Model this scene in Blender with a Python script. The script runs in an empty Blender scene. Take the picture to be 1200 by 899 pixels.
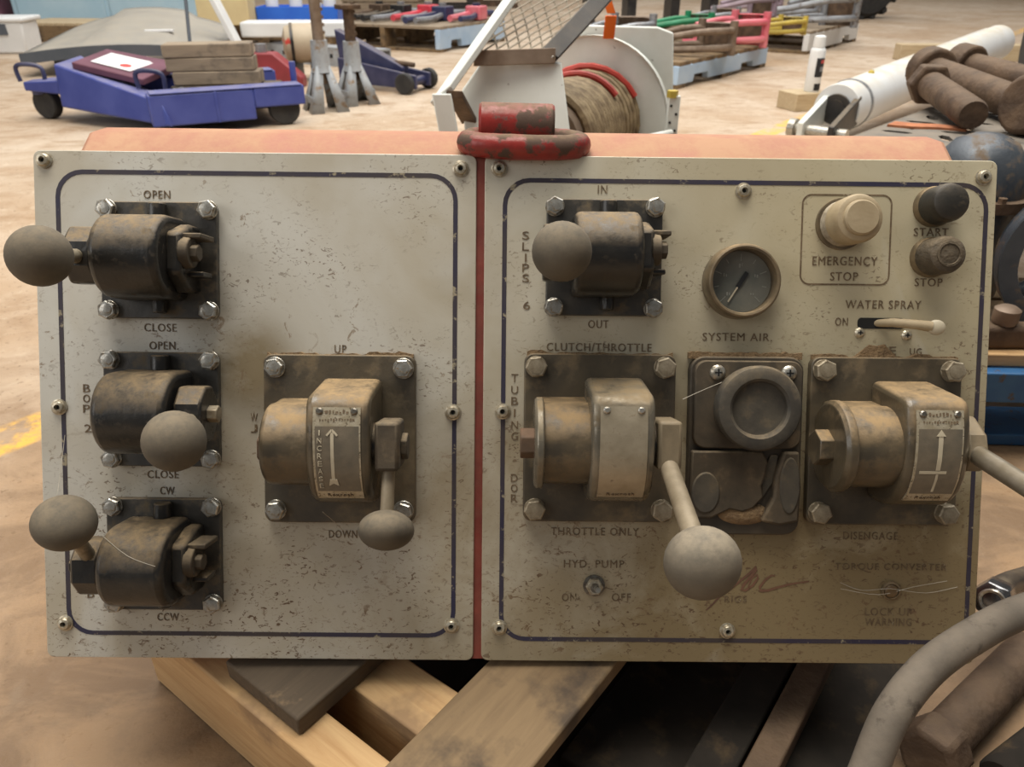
import bpy, bmesh, math, random
from mathutils import Matrix, Vector, Euler, noise
random.seed(7)
R = math.radians
SC = bpy.context.scene
COL = SC.collection

# ------------------------------------------------------------------ camera, world, lights, exposure
CAM_H, PITCH, FPX, CX, CY = 0.6, R(29), 900.0, 600.0, 449.5
cam_d = bpy.data.cameras.new('camera'); cam = bpy.data.objects.new('camera', cam_d); COL.objects.link(cam)
cam.location = (0, 0, CAM_H); cam.rotation_euler = (R(90) - PITCH, 0, 0)
cam_d.sensor_width = 36.0; cam_d.lens = 36.0 * FPX / 1200.0
cam_d.clip_start = .01; cam_d.clip_end = 100
cam_d.dof.use_dof = True; cam_d.dof.focus_distance = .53; cam_d.dof.aperture_fstop = 16
SC.camera = cam

world = bpy.data.worlds.new('world'); SC.world = world; world.use_nodes = True
wb = world.node_tree.nodes['Background']
wb.inputs[0].default_value = (.92, .96, 1.0, 1); wb.inputs[1].default_value = .13

def area(name, loc, target, sx, sy, power, col):
    d = bpy.data.lights.new(name, 'AREA'); d.shape = 'RECTANGLE'; d.size = sx; d.size_y = sy
    d.energy = power; d.color = col
    o = bpy.data.objects.new(name, d); COL.objects.link(o); o.location = loc
    o.rotation_euler = (Vector(target) - Vector(loc)).to_track_quat('-Z', 'Y').to_euler()
    return o
area('bay_door_light', (-5.5, -2.5, 3.6), (0, .6, .3), 4.5, 3.5, 140, (1.0, .97, .93))
area('roof_light', (.5, 3.6, 6.0), (.5, 3.2, 0), 8.0, 6.0, 720, (1.0, .96, .90))
area('far_floor_fill', (1.0, 11.0, 6.0), (1.0, 10.6, 0), 12.0, 6.0, 420, (1.0, .97, .93))  # unseen fill lamp added to brighten the far floor
area('roof_light_near', (-.4, .9, 4.2), (0, .5, .2), 2.6, 2.0, 140, (1.0, .93, .81))

SC.view_settings.view_transform = 'Standard'; SC.view_settings.look = 'None'
SC.view_settings.gamma = 1.0; SC.view_settings.exposure = 0.0
SC.view_settings.use_curve_mapping = False

# ------------------------------------------------------------------ helpers
def ray(px, py):
    x = (px - CX) / FPX; y = -(py - CY) / FPX
    return Vector((x, math.cos(PITCH) + y * math.sin(PITCH), -math.sin(PITCH) + y * math.cos(PITCH)))
def gz(px, py, z=0.0):                # survey point at a known height
    r = ray(px, py); return Vector((0, 0, CAM_H)) + r * ((z - CAM_H) / r.z)
def at(px, py, Y):                    # survey point at a known distance
    r = ray(px, py); return Vector((0, 0, CAM_H)) + r * (Y / r.y)

class MB:
    def __init__(s, sc=1.0): s.v = []; s.f = []; s.sc = sc
    def add(s, vs, fs, M=None):
        n = len(s.v)
        for p in vs:
            p = Vector(p)
            if M is not None: p = M @ p
            s.v.append(p * s.sc)
        s.f += [tuple(i + n for i in f) for f in fs]; return s
    def box(s, c, d, M=None):
        x, y, z = d[0] / 2, d[1] / 2, d[2] / 2
        vs = [(c[0] + i * x, c[1] + j * y, c[2] + k * z) for i in (-1, 1) for j in (-1, 1) for k in (-1, 1)]
        return s.add(vs, [(0, 1, 3, 2), (4, 6, 7, 5), (0, 4, 5, 1), (2, 3, 7, 6), (0, 2, 6, 4), (1, 5, 7, 3)], M)
    def hexa(s, b, t):                # eight corners: four of the base, four of the top
        return s.add(list(b) + list(t), [(3, 2, 1, 0), (4, 5, 6, 7), (0, 1, 5, 4), (1, 2, 6, 5), (2, 3, 7, 6), (3, 0, 4, 7)])
    def lathe(s, prof, a=(0, 0, 0), ax=(0, 0, 1), n=24, close=True):
        q = Vector(ax).normalized().to_track_quat('Z', 'Y').to_matrix().to_4x4(); M = Matrix.Translation(a) @ q
        vs = []; fs = []
        for r, h in prof:
            for i in range(n):
                t = 2 * math.pi * i / n; vs.append((r * math.cos(t), r * math.sin(t), h))
        for k in range(len(prof) - 1):
            for i in range(n):
                j = (i + 1) % n; fs.append((k * n + i, k * n + j, (k + 1) * n + j, (k + 1) * n + i))
        if close:
            fs.append(tuple(reversed(range(n)))); fs.append(tuple(range((len(prof) - 1) * n, len(prof) * n)))
        return s.add(vs, fs, M)
    def cyl(s, a, b, r, r2=None, n=24):
        a = Vector(a); b = Vector(b); return s.lathe([(r, 0), (r if r2 is None else r2, (b - a).length)], a, b - a, n)
    def tube(s, pts, r, n=12, closed=False):
        pts = [Vector(p) for p in pts]; m = len(pts); rs = r if isinstance(r, (list, tuple)) else [r] * m
        vs = []; fs = []; prev = None
        for i, p in enumerate(pts):
            if closed: t = pts[(i + 1) % m] - pts[i - 1]
            else: t = pts[min(i + 1, m - 1)] - pts[max(i - 1, 0)]
            t.normalize()
            if prev is None:
                up = Vector((0, 0, 1)) if abs(t.z) < .9 else Vector((1, 0, 0)); x = t.cross(up).normalized()
            else: x = (prev - t * prev.dot(t)).normalized()
            prev = x; y = t.cross(x)
            for k in range(n):
                a = 2 * math.pi * k / n; vs.append(p + (x * math.cos(a) + y * math.sin(a)) * rs[i])
        for i in range(m if closed else m - 1):
            for k in range(n):
                j = (k + 1) % n; i2 = (i + 1) % m
                fs.append((i * n + k, i2 * n + k, i2 * n + j, i * n + j))
        if not closed: fs.append(tuple(range(n))); fs.append(tuple(reversed(range((m - 1) * n, m * n))))
        return s.add(vs, fs)
    def prism(s, out, h0, h1, M=None):
        n = len(out)
        vs = [(x, y, h0) for x, y in out] + [(x, y, h1) for x, y in out]
        fs = [tuple(reversed(range(n))), tuple(range(n, 2 * n))] + [(i, (i + 1) % n, n + (i + 1) % n, n + i) for i in range(n)]
        return s.add(vs, fs, M)
    def ell(s, c, rad, M=None, nu=28, nv=16):
        c = Vector(c); vs = []; fs = []
        q = M if M is not None else Matrix.Identity(3)
        for j in range(1, nv):
            b = math.pi * j / nv
            for i in range(nu):
                a = 2 * math.pi * i / nu
                vs.append(c + q @ Vector((rad[0] * math.sin(b) * math.cos(a), rad[1] * math.sin(b) * math.sin(a), rad[2] * math.cos(b))))
        vs += [c + q @ Vector((0, 0, rad[2])), c - q @ Vector((0, 0, rad[2]))]
        T = len(vs) - 2
        for j in range(nv - 2):
            for i in range(nu):
                k = (i + 1) % nu; fs.append((j * nu + i, (j + 1) * nu + i, (j + 1) * nu + k, j * nu + k))
        for i in range(nu):
            k = (i + 1) % nu; fs.append((T, i, k)); fs.append((T + 1, (nv - 2) * nu + k, (nv - 2) * nu + i))
        return s.add(vs, fs)
    def mesh(s, name, ang=35):
        me = bpy.data.meshes.new(name); me.from_pydata([tuple(v) for v in s.v], [], s.f)
        bm = bmesh.new(); bm.from_mesh(me); bmesh.ops.recalc_face_normals(bm, faces=bm.faces); bm.to_mesh(me); bm.free()
        for p in me.polygons: p.use_smooth = True
        me.set_sharp_from_angle(angle=R(ang)); return me
    def build(s, name, m, parent=None, loc=None, rot=None, bevel=0, seg=2, ang=35):
        o = bpy.data.objects.new(name, s.mesh(name, ang)); COL.objects.link(o)
        o.data.materials.append(m)
        if parent is not None: o.parent = parent
        if loc is not None: o.location = loc
        if rot is not None: o.rotation_euler = rot
        if bevel:
            b = o.modifiers.new('bevel', 'BEVEL'); b.width = bevel; b.segments = seg; b.limit_method = 'ANGLE'; b.angle_limit = R(40)
        return o
def inst(src, name, parent=None, loc=(0, 0, 0), rot=(0, 0, 0)):
    o = src.copy(); o.name = name; COL.objects.link(o); o.parent = parent; o.location = loc; o.rotation_euler = rot; return o
def empty(name, loc=(0, 0, 0), rz=0.0):
    o = bpy.data.objects.new(name, None); COL.objects.link(o); o.location = loc; o.rotation_euler = (0, 0, rz)
    o.empty_display_size = .05; return o
def tag(o, label=None, cat=None, group=None, kind=None):
    if label: o['label'] = label
    if cat: o['category'] = cat
    if group: o['group'] = group
    if kind: o['kind'] = kind
    return o
U = Matrix(((0, 0, 1, 0), (1, 0, 0, 0), (0, 1, 0, 0), (0, 0, 0, 1)))      # outline (v,w) run along u
def rrect(x0, y0, x1, y1, r, n=5):
    out = []
    for cx, cy, a0 in ((x1 - r, y0 + r, -90), (x1 - r, y1 - r, 0), (x0 + r, y1 - r, 90), (x0 + r, y0 + r, 180)):
        for k in range(n + 1):
            a = R(a0 + 90 * k / n); out.append((cx + r * math.cos(a), cy + r * math.sin(a)))
    return out
def spline(pts, n=8):
    P = [Vector(p) for p in pts]; out = []
    for i in range(len(P) - 1):
        p0, p1, p2, p3 = P[max(i - 1, 0)], P[i], P[i + 1], P[min(i + 2, len(P) - 1)]
        for k in range(n):
            t = k / n; out.append(.5 * (2 * p1 + (p2 - p0) * t + (2 * p0 - 5 * p1 + 4 * p2 - p3) * t * t + (3 * p1 - p0 - 3 * p2 + p3) * t ** 3))
    out.append(P[-1]); return out
def toward(d):                         # 3x3 whose Z runs along d
    return Vector(d).normalized().to_track_quat('Z', 'Y').to_matrix()

# ------------------------------------------------------------------ materials
def nd(t, typ, **kw):
    n = t.nodes.new(typ)
    for k, v in kw.items(): setattr(n, k, v)
    return n
def new_mat(name):
    m = bpy.data.materials.new(name); m.use_nodes = True; t = m.node_tree
    return m, t, t.nodes['Principled BSDF']
def tex_noise(t, vec, scale, detail=4, rough=.55, dist=0.0):
    n = nd(t, 'ShaderNodeTexNoise'); n.inputs['Scale'].default_value = scale; n.inputs['Detail'].default_value = detail
    n.inputs['Roughness'].default_value = rough; n.inputs['Distortion'].default_value = dist
    t.links.new(vec, n.inputs['Vector']); return n.outputs['Fac']
def remap(t, val, a, b, c=0.0, d=1.0, smooth=False):
    n = nd(t, 'ShaderNodeMapRange'); n.clamp = True
    if smooth: n.interpolation_type = 'SMOOTHSTEP'
    t.links.new(val, n.inputs[0])
    for i, x in enumerate((a, b, c, d)): n.inputs[i + 1].default_value = x
    return n.outputs[0]
def mixc(t, fac, a, b):
    n = nd(t, 'ShaderNodeMix', data_type='RGBA')
    for val, s in ((fac, n.inputs[0]), (a, n.inputs[6]), (b, n.inputs[7])):
        if hasattr(val, 'links'): t.links.new(val, s)
        elif isinstance(val, (int, float)): s.default_value = val
        else: s.default_value = (*val, 1)
    return n.outputs[2]
def mathn(t, op, a, b):
    n = nd(t, 'ShaderNodeMath', operation=op)
    for i, x in enumerate((a, b)):
        if hasattr(x, 'links'): t.links.new(x, n.inputs[i])
        else: n.inputs[i].default_value = x
    return n.outputs[0]
def coords(t, scale=(1, 1, 1), rot=(0, 0, 0)):
    c = nd(t, 'ShaderNodeTexCoord'); m = nd(t, 'ShaderNodeMapping'); m.inputs['Scale'].default_value = scale; m.inputs['Rotation'].default_value = rot
    t.links.new(c.outputs['Object'], m.inputs[0]); return m.outputs[0]
def bump(t, b, h, strength, dist):
    n = nd(t, 'ShaderNodeBump'); n.inputs['Strength'].default_value = strength; n.inputs['Distance'].default_value = dist
    t.links.new(h, n.inputs['Height']); t.links.new(n.outputs[0], b.inputs['Normal'])
DUST = (.30, .225, .135)
def mat(name, c, c2=None, rough=.6, metal=0.0, ns=30, spot=None, st=(.58, .68), ss=90, dust=None, dz=(.15, .95), dcol=DUST,
        bs=200, bstr=.25, bdist=.001, stretch=(1, 1, 1), ns_rng=(.35, .65), spec=.5):
    m, t, b = new_mat(name); v = coords(t, stretch)
    col = mixc(t, remap(t, tex_noise(t, v, ns), *ns_rng), c, c2 or tuple(x * .75 for x in c))
    rg = None
    if spot:
        k = remap(t, tex_noise(t, v, ss, 5, .65), *st); col = mixc(t, k, col, spot)
        rg = remap(t, k, 0, 1, rough, .85)
    if dust:
        g = nd(t, 'ShaderNodeNewGeometry'); sp = nd(t, 'ShaderNodeSeparateXYZ'); t.links.new(g.outputs['Normal'], sp.inputs[0])
        up = remap(t, sp.outputs[2], *dz); nz = remap(t, tex_noise(t, v, ns * 2.3, 5, .7), .25, .6)
        k = mathn(t, 'MULTIPLY', mathn(t, 'MULTIPLY', up, nz), dust); col = mixc(t, k, col, dcol)
        base = rg if rg is not None else rough
        q = nd(t, 'ShaderNodeMix', data_type='FLOAT'); t.links.new(k, q.inputs[0])
        if hasattr(base, 'links'): t.links.new(base, q.inputs[2])
        else: q.inputs[2].default_value = base
        q.inputs[3].default_value = .95; rg = q.outputs[0]
    t.links.new(col, b.inputs['Base Color'])
    if rg is not None: t.links.new(rg, b.inputs['Roughness'])
    else: b.inputs['Roughness'].default_value = rough
    b.inputs['Metallic'].default_value = metal; b.inputs['Specular IOR Level'].default_value = spec
    if bstr: bump(t, b, tex_noise(t, v, bs, 3), bstr, bdist)
    return m
def wood(name, c, c2, dirt=None, dt=(.5, .65), ds=9):
    m, t, b = new_mat(name); v = coords(t, (1.2, 14, 14)); v2 = coords(t)
    col = mixc(t, remap(t, tex_noise(t, v, 6, 6, .6, 1.2), .3, .7), c, c2)
    if dirt: col = mixc(t, remap(t, tex_noise(t, v2, ds, 5, .65), *dt), col, dirt)
    t.links.new(col, b.inputs['Base Color']); b.inputs['Roughness'].default_value = .8
    bump(t, b, tex_noise(t, v, 12, 4), .35, .002); return m

M = {}
def make_plate():
    m, t, b = new_mat('dusty_plate'); v = coords(t); vs = coords(t, (1, 1.7, 1), (0, 0, R(-38)))
    s = nd(t, 'ShaderNodeSeparateXYZ'); t.links.new(v, s.inputs[0])
    n7 = tex_noise(t, v, 7, 4, .6, .6)
    col = mixc(t, remap(t, n7, .38, .62), (.47, .43, .345), (.57, .555, .50))
    col = mixc(t, remap(t, s.outputs[0], -.10, .22), col, mixc(t, remap(t, n7, .38, .62), (.46, .40, .265), (.53, .48, .345)))   # yellower tone towards the right
    # tan handling grime plus painted shade, deepening towards the low right of the face
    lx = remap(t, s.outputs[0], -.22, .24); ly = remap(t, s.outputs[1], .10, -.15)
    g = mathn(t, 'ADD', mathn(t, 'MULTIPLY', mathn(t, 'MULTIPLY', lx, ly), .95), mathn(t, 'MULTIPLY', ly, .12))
    # dust haloes thrown around the greasy valves
    for (x, y, r, k) in ((-.205, .035, .060, .75), (-.05, -.07, .08, .55), (-.22, -.06, .05, .4), (-.235, .075, .035, .5), (-.03, .10, .05, .2), (.005, -.03, .045, .6), (.125, -.01, .05, .5), (.20, .025, .07, .35), (.24, -.09, .10, .35), (.07, -.115, .09, .35), (-.235, -.005, .035, .35)):
        d = nd(t, 'ShaderNodeVectorMath', operation='DISTANCE'); t.links.new(v, d.inputs[0]); d.inputs[1].default_value = (x, y, 0)
        g = mathn(t, 'MAXIMUM', g, remap(t, d.outputs['Value'], r, r * .2, 0, k, True))
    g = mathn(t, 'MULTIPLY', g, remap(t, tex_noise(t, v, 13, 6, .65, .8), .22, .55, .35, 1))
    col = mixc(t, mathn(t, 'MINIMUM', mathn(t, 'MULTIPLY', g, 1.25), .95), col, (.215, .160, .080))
    # pale wiped streaks
    k = remap(t, tex_noise(t, coords(t, (1, .35, 1), (0, 0, R(30))), 9, 3, .5, 1.5), .60, .72)
    col = mixc(t, mathn(t, 'MULTIPLY', k, .40), col, (.60, .61, .585))
    # flaked brown specks in clusters
    clus = mathn(t, 'ADD', remap(t, tex_noise(t, v, 15, 4, .6), .47, .62, 0, .8), remap(t, s.outputs[1], .02, -.14, 0, .45))
    k = mathn(t, 'MULTIPLY', remap(t, tex_noise(t, vs, 185, 3, .6, 1.1), .60, .63), clus)
    col = mixc(t, mathn(t, 'MULTIPLY', k, .9), col, (.12, .072, .04))
    k = mathn(t, 'MULTIPLY', remap(t, tex_noise(t, v, 70, 6, .75, 1.0), .615, .64), .7); col = mixc(t, mathn(t, 'MULTIPLY', k, remap(t, n7, .45, .6)), col, (.20, .13, .07))
    # larger lifted flakes, mostly on the lower half
    k = mathn(t, 'MULTIPLY', remap(t, tex_noise(t, coords(t, (1, 1.4, 1), (0, 0, R(20))), 95, 5, .7, 1.4), .60, .63), remap(t, s.outputs[1], .06, -.10, .12, .85))
    col = mixc(t, mathn(t, 'MULTIPLY', k, remap(t, tex_noise(t, v, 24, 3), .44, .54)), col, (.155, .095, .05))
    t.links.new(col, b.inputs['Base Color']); b.inputs['Roughness'].default_value = .50; b.inputs['Metallic'].default_value = .1
    bump(t, b, tex_noise(t, v, 320, 3), .12, .0006); return m
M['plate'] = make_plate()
M['stripe'] = mat('faded_blue_line', (.022, .020, .050), (.050, .038, .036), .6, ns=14, spot=(.30, .26, .18), st=(.59, .65), ss=90, bstr=0)
M['ink'] = mat('engraved_brown', (.10, .065, .035), (.17, .12, .07), .7, ns=120, spot=(.33, .28, .19), st=(.60, .66), ss=420, bstr=0)
M['boot'] = mat('black_rubber_boot', (.016, .015, .013), (.034, .029, .022), .5, ns=60, dust=.3, dz=(.5, 1), spot=(.06, .046, .028), st=(.55, .7), ss=90)
M['black'] = mat('black_casting', (.012, .012, .012), (.024, .022, .019), .32, ns=60, dust=.92, dz=(.48, .98), dcol=(.25, .18, .10), spot=(.05, .039, .026), st=(.56, .70), ss=110)
M['blackplate'] = mat('black_base_plate', (.030, .029, .027), (.060, .054, .044), .42, ns=45, dust=.75, dz=(.45, 1.0), spot=(.13, .10, .062), st=(.54, .72), ss=70)
M['olive'] = mat('dusty_dark_casting', (.048, .040, .028), (.090, .070, .043), .28, ns=34, dust=.92, dz=(.50, .92), dcol=(.32, .215, .105), spot=(.15, .105, .055), st=(.54, .74), ss=52, spec=.6)
M['olive_plate'] = mat('dusty_mount_plate', (.052, .043, .030), (.098, .076, .046), .48, ns=28, dust=.8, dz=(.55, 1.0), dcol=(.28, .20, .11), spot=(.155, .115, .066), st=(.52, .7), ss=44)
M['grey_arch'] = mat('worn_grey_casting', (.125, .112, .086), (.215, .19, .145), .24, metal=.4, ns=30, dust=.9, dz=(.55, .95), dcol=(.31, .23, .13), spot=(.16, .12, .07), st=(.56, .72), ss=50)
M['knob'] = mat('dusty_top_lit_knob', (.078, .068, .052), (.108, .092, .068), .75, ns=50, dust=.7, dz=(.05, .98), dcol=(.225, .178, .118), bs=500, bstr=.12)  # upper sides paled by dust and by painted light from above
M['zinc'] = mat('zinc_bolt', (.50, .49, .45), (.30, .27, .22), .3, .75, ns=260, spot=(.24, .18, .11), st=(.55, .66), ss=300)
M['dullbolt'] = mat('dull_bolt', (.32, .275, .20), (.20, .16, .105), .5, .35, ns=200)
M['screw'] = mat('dark_screw', (.26, .245, .21), (.12, .10, .08), .32, .8, ns=300)
M['web'] = mat('grey_cobweb', (.50, .46, .38), None, .9, bstr=0)
M['hole'] = mat('black_recess', (.008, .008, .008), None, .8, bstr=0)
M['red'] = mat('dark_red_paint', (.20, .028, .02), (.13, .02, .015), .45, ns=40, dust=.3)
M['box_red'] = mat('dusty_red_sheet', (.34, .10, .06), (.28, .08, .045), .5, ns=9, dust=.97, dz=(.1, .45), dcol=(.42, .245, .15))
M['ring_red'] = mat('chipped_red_casting', (.30, .028, .022), (.19, .022, .018), .35, ns=60, spot=(.085, .05, .035), st=(.50, .56), ss=45, dust=.9, dz=(.60, .95), dcol=(.17, .115, .07))
M['tanlever'] = mat('dusty_lever', (.20, .16, .105), (.28, .23, .16), .55, .2, ns=60)
M['cream'] = mat('tan_coated_button', (.30, .235, .14), (.38, .305, .195), .6, ns=60, dust=.4)
M['steelrod'] = mat('worn_steel_rod', (.35, .31, .25), (.22, .18, .12), .35, .6, ns=40, stretch=(1, 1, 1))
M['name_metal'] = mat('pale_name_plate', (.46, .41, .31), (.34, .29, .20), .4, .3, ns=140, spot=(.15, .12, .08), st=(.56, .62), ss=420)
M['name_dark'] = mat('dark_name_field', (.115, .10, .075), (.17, .14, .10), .4, ns=70)
M['name_blank'] = mat('worn_blank_plate', (.30, .255, .18), (.40, .345, .255), .38, .35, ns=60, spot=(.20, .155, .10), st=(.60, .72), ss=120)
M['name_light'] = mat('pale_print', (.52, .46, .34), None, .5, bstr=0)
M['dirt'] = mat('caked_dirt', (.235, .155, .08), (.17, .11, .058), .95, ns=160, bs=420, bstr=.8, bdist=.002)
M['glass'] = mat('dusty_gauge_glass', (.115, .12, .105), (.16, .155, .13), .25, ns=60)
M['gaugering'] = mat('brass_brown_bezel', (.20, .15, .09), (.11, .085, .055), .35, .35, ns=60, dust=.9, dz=(.5, .95), dcol=(.36, .26, .145))
M['rubber'] = mat('dusty_rubber', (.038, .034, .028), (.075, .065, .048), .7, ns=50, dust=.6, dz=(.4, 1.0), spot=(.13, .10, .062), st=(.55, .75), ss=60)
M['leather'] = mat('dusty_cover_plastic', (.036, .029, .020), (.072, .054, .034), .7, ns=45, dust=.6, dz=(.35, 1), spot=(.15, .11, .065), st=(.55, .72), ss=50)
M['wood_new'] = wood('fresh_pine', (.60, .40, .20), (.44, .26, .115), (.33, .21, .11), (.56, .68))
M['wood_old'] = wood('dirty_board', (.235, .158, .082), (.165, .108, .056), (.075, .052, .033), (.50, .66), 14)
M['wood_dirt'] = wood('dirt_covered_board', (.105, .076, .048), (.075, .054, .035), (.20, .135, .075), (.60, .70), 20)
M['wood_grey'] = wood('weathered_timber', (.34, .27, .19), (.22, .17, .12), (.15, .12, .09), (.55, .7))
M['wood_pale'] = wood('pale_timber', (.52, .42, .27), (.40, .30, .18))
M['blue'] = mat('cobalt_paint', (.035, .055, .27), (.06, .085, .33), .4, ns=8, dust=.5, dz=(.5, 1), dcol=(.30, .27, .27), bs=60)
M['navy'] = mat('navy_paint', (.025, .03, .085), (.05, .055, .12), .4, ns=12, dust=.35, dz=(.6, 1))
M['paleblue'] = mat('pale_blue_paint', (.34, .48, .66), (.46, .58, .72), .6, ns=5, spot=(.30, .28, .26), st=(.64, .7), ss=12)
M['skyblue'] = mat('powder_blue_panel', (.36, .55, .68), (.45, .62, .72), .5, ns=3)
M['brightblue'] = mat('bright_blue_plastic', (.02, .12, .62), (.03, .16, .70), .4, ns=5)
M['oldblue'] = mat('scuffed_blue_paint', (.015, .09, .24), (.03, .12, .27), .5, ns=25, spot=(.10, .08, .06), st=(.58, .66), ss=60)
M['white'] = mat('chipped_white_paint', (.70, .73, .70), (.62, .64, .60), .4, ns=10, spot=(.11, .075, .05), st=(.675, .70), ss=22, bs=80)
M['whiteplain'] = mat('white_plastic', (.75, .76, .76), (.68, .69, .69), .5, ns=6)
M['steel'] = mat('scuffed_steel', (.24, .25, .27), (.36, .37, .39), .4, .5, ns=14, spot=(.14, .10, .075), st=(.55, .68), ss=20)
M['standgrey'] = mat('grey_stand_paint', (.36, .39, .42), (.27, .28, .29), .5, ns=16, spot=(.24, .17, .11), st=(.55, .65), ss=18)
M['dark'] = mat('greasy_black_steel', (.020, .020, .022), (.045, .042, .04), .4, .3, ns=14, dust=.5, dz=(.6, 1))
M['grease_shade'] = mat('oily_black_shade', (.022, .019, .016), (.040, .033, .026), .9, ns=14, spot=(.07, .05, .03), st=(.56, .7), ss=30, spec=.15)  # near black; on the sheet under the pallet it stands in for shade
M['rust'] = mat('rusty_iron', (.060, .036, .022), (.125, .078, .046), .7, .15, ns=26, dust=.4, dz=(.5, 1), dcol=(.17, .118, .072), bs=90, bstr=.5, bdist=.004)
M['browniron'] = mat('brown_iron', (.16, .11, .075), (.26, .20, .15), .55, .3, ns=18, bs=60)
M['green'] = mat('green_paint', (.01, .20, .085), (.03, .28, .14), .35, ns=12, dust=.2)
M['tongred'] = mat('red_paint', (.58, .035, .06), (.66, .10, .12), .3, ns=12)
M['pinkred'] = mat('glossy_rose_red', (.62, .13, .17), (.70, .22, .25), .25, ns=10)
M['mauve'] = mat('worn_mauve_paint', (.36, .27, .33), (.26, .20, .22), .4, .2, ns=12)
M['yellow'] = mat('worn_yellow_paint', (.55, .42, .07), (.40, .30, .06), .5, ns=16)
M['maroon'] = mat('maroon_cover', (.15, .055, .085), (.11, .04, .06), .7, ns=6)
M['hood'] = mat('grey_dusty_hood', (.33, .31, .27), (.26, .25, .23), .5, ns=5, dust=.5, dz=(.7, 1), dcol=(.42, .37, .29))
M['hooddark'] = mat('dark_hood_side', (.06, .075, .095), (.09, .10, .12), .5, ns=5)
M['rope'] = mat('dirty_wire_rope', (.34, .26, .15), (.16, .11, .06), .65, .2, ns=40, bs=350, bstr=.8, bdist=.002)
M['rope_red'] = mat('red_smeared_strap', (.42, .04, .025), (.30, .03, .02), .5, ns=20)
M['orange'] = mat('safety_orange', (.95, .19, .02), (.85, .14, .015), .6, ns=8)
M['hose'] = mat('dusty_grey_hose', (.095, .079, .062), (.14, .116, .09), .8, ns=35, dust=.35, dz=(.2, 1), dcol=(.20, .162, .12), spot=(.055, .044, .034), st=(.57, .66), ss=50, bs=260, bstr=.3)
M['chrome'] = mat('dark_steel_nut', (.10, .10, .105), (.22, .22, .225), .25, .85, ns=60)
M['plateblack'] = mat('dusty_black_grating', (.065, .06, .055), (.11, .10, .085), .5, ns=12, dust=.75, dz=(.6, 1), dcol=(.22, .185, .145))
M['pulley'] = mat('blue_grey_casting', (.040, .050, .064), (.075, .085, .098), .4, .35, ns=16, spot=(.15, .11, .075), st=(.52, .64), ss=24)
M['paper'] = mat('paper', (.80, .80, .80), (.74, .74, .75), .8, ns=10, bstr=0)
M['label_black'] = mat('black_label', (.015, .015, .017), None, .5, bstr=0)
M['label_red'] = mat('red_print', (.60, .06, .05), None, .5, bstr=0)
M['tyre'] = mat('black_tyre', (.022, .022, .023), (.04, .038, .036), .8, ns=20)
M['wallm'] = mat('pale_sheet_wall', (.62, .62, .60), (.56, .56, .55), .6, ns=2)
M['wallbase'] = mat('grey_wall_base', (.25, .245, .225), (.30, .29, .26), .7, ns=3)

def make_floor():
    m, t, b = new_mat('dirty_concrete'); v = coords(t)
    n1 = tex_noise(t, v, 1.1, 6, .6, .8); n2 = tex_noise(t, coords(t, (1, 1.5, 1), (0, 0, R(25))), 6.5, 8, .68, .6)
    col = mixc(t, remap(t, n1, .38, .62), (.40, .285, .185), (.52, .425, .325))
    col = mixc(t, mathn(t, 'MULTIPLY', remap(t, n2, .48, .66), .75), col, (.29, .18, .095))
    col = mixc(t, mathn(t, 'MULTIPLY', remap(t, tex_noise(t, v, 14, 6, .7, .5), .55, .68), .5), col, (.60, .50, .38))
    col = mixc(t, mathn(t, 'MULTIPLY', remap(t, tex_noise(t, v, 85, 4, .7), .60, .66), .75), col, (.12, .075, .042))
    s = nd(t, 'ShaderNodeSeparateXYZ'); t.links.new(v, s.inputs[0])
    # near floor darkened around the console, its shade painted in as brown
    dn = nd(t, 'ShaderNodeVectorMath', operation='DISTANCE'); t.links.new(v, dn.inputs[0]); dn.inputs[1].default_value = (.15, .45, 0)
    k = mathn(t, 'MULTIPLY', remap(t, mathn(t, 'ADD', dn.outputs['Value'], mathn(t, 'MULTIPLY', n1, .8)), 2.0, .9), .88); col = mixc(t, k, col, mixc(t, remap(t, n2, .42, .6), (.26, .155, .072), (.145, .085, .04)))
    # worn yellow lane line across the floor
    d = mathn(t, 'ADD', mathn(t, 'MULTIPLY', s.outputs[0], .786), mathn(t, 'MULTIPLY', s.outputs[1], -.618))
    e = nd(t, 'ShaderNodeMath', operation='ABSOLUTE'); t.links.new(mathn(t, 'ADD', d, 1.135), e.inputs[0])
    k = mathn(t, 'MULTIPLY', remap(t, e.outputs[0], .045, .035), remap(t, tex_noise(t, v, 12, 6, .7), .42, .55))
    col = mixc(t, mathn(t, 'MULTIPLY', k, .85), col, (.72, .40, .05))
    t.links.new(col, b.inputs['Base Color']); b.inputs['Roughness'].default_value = .62
    bump(t, b, tex_noise(t, v, 26, 8, .7), .5, .006); return m
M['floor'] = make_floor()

# ------------------------------------------------------------------ the setting
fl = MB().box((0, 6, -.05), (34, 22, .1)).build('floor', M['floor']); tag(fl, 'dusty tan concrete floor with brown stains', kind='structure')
wl = MB().box((0, 15.2, 2.2), (34, .2, 4.4)).build('wall_back', M['wallm']); tag(wl, 'pale sheet metal wall at the far end of the workshop', kind='structure')
bb = MB().box((0, 15.06, .12), (34, .08, .24)).build('baseboard_back', M['wallbase']); tag(bb, 'grey concrete kerb along the far wall', kind='structure')

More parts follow.
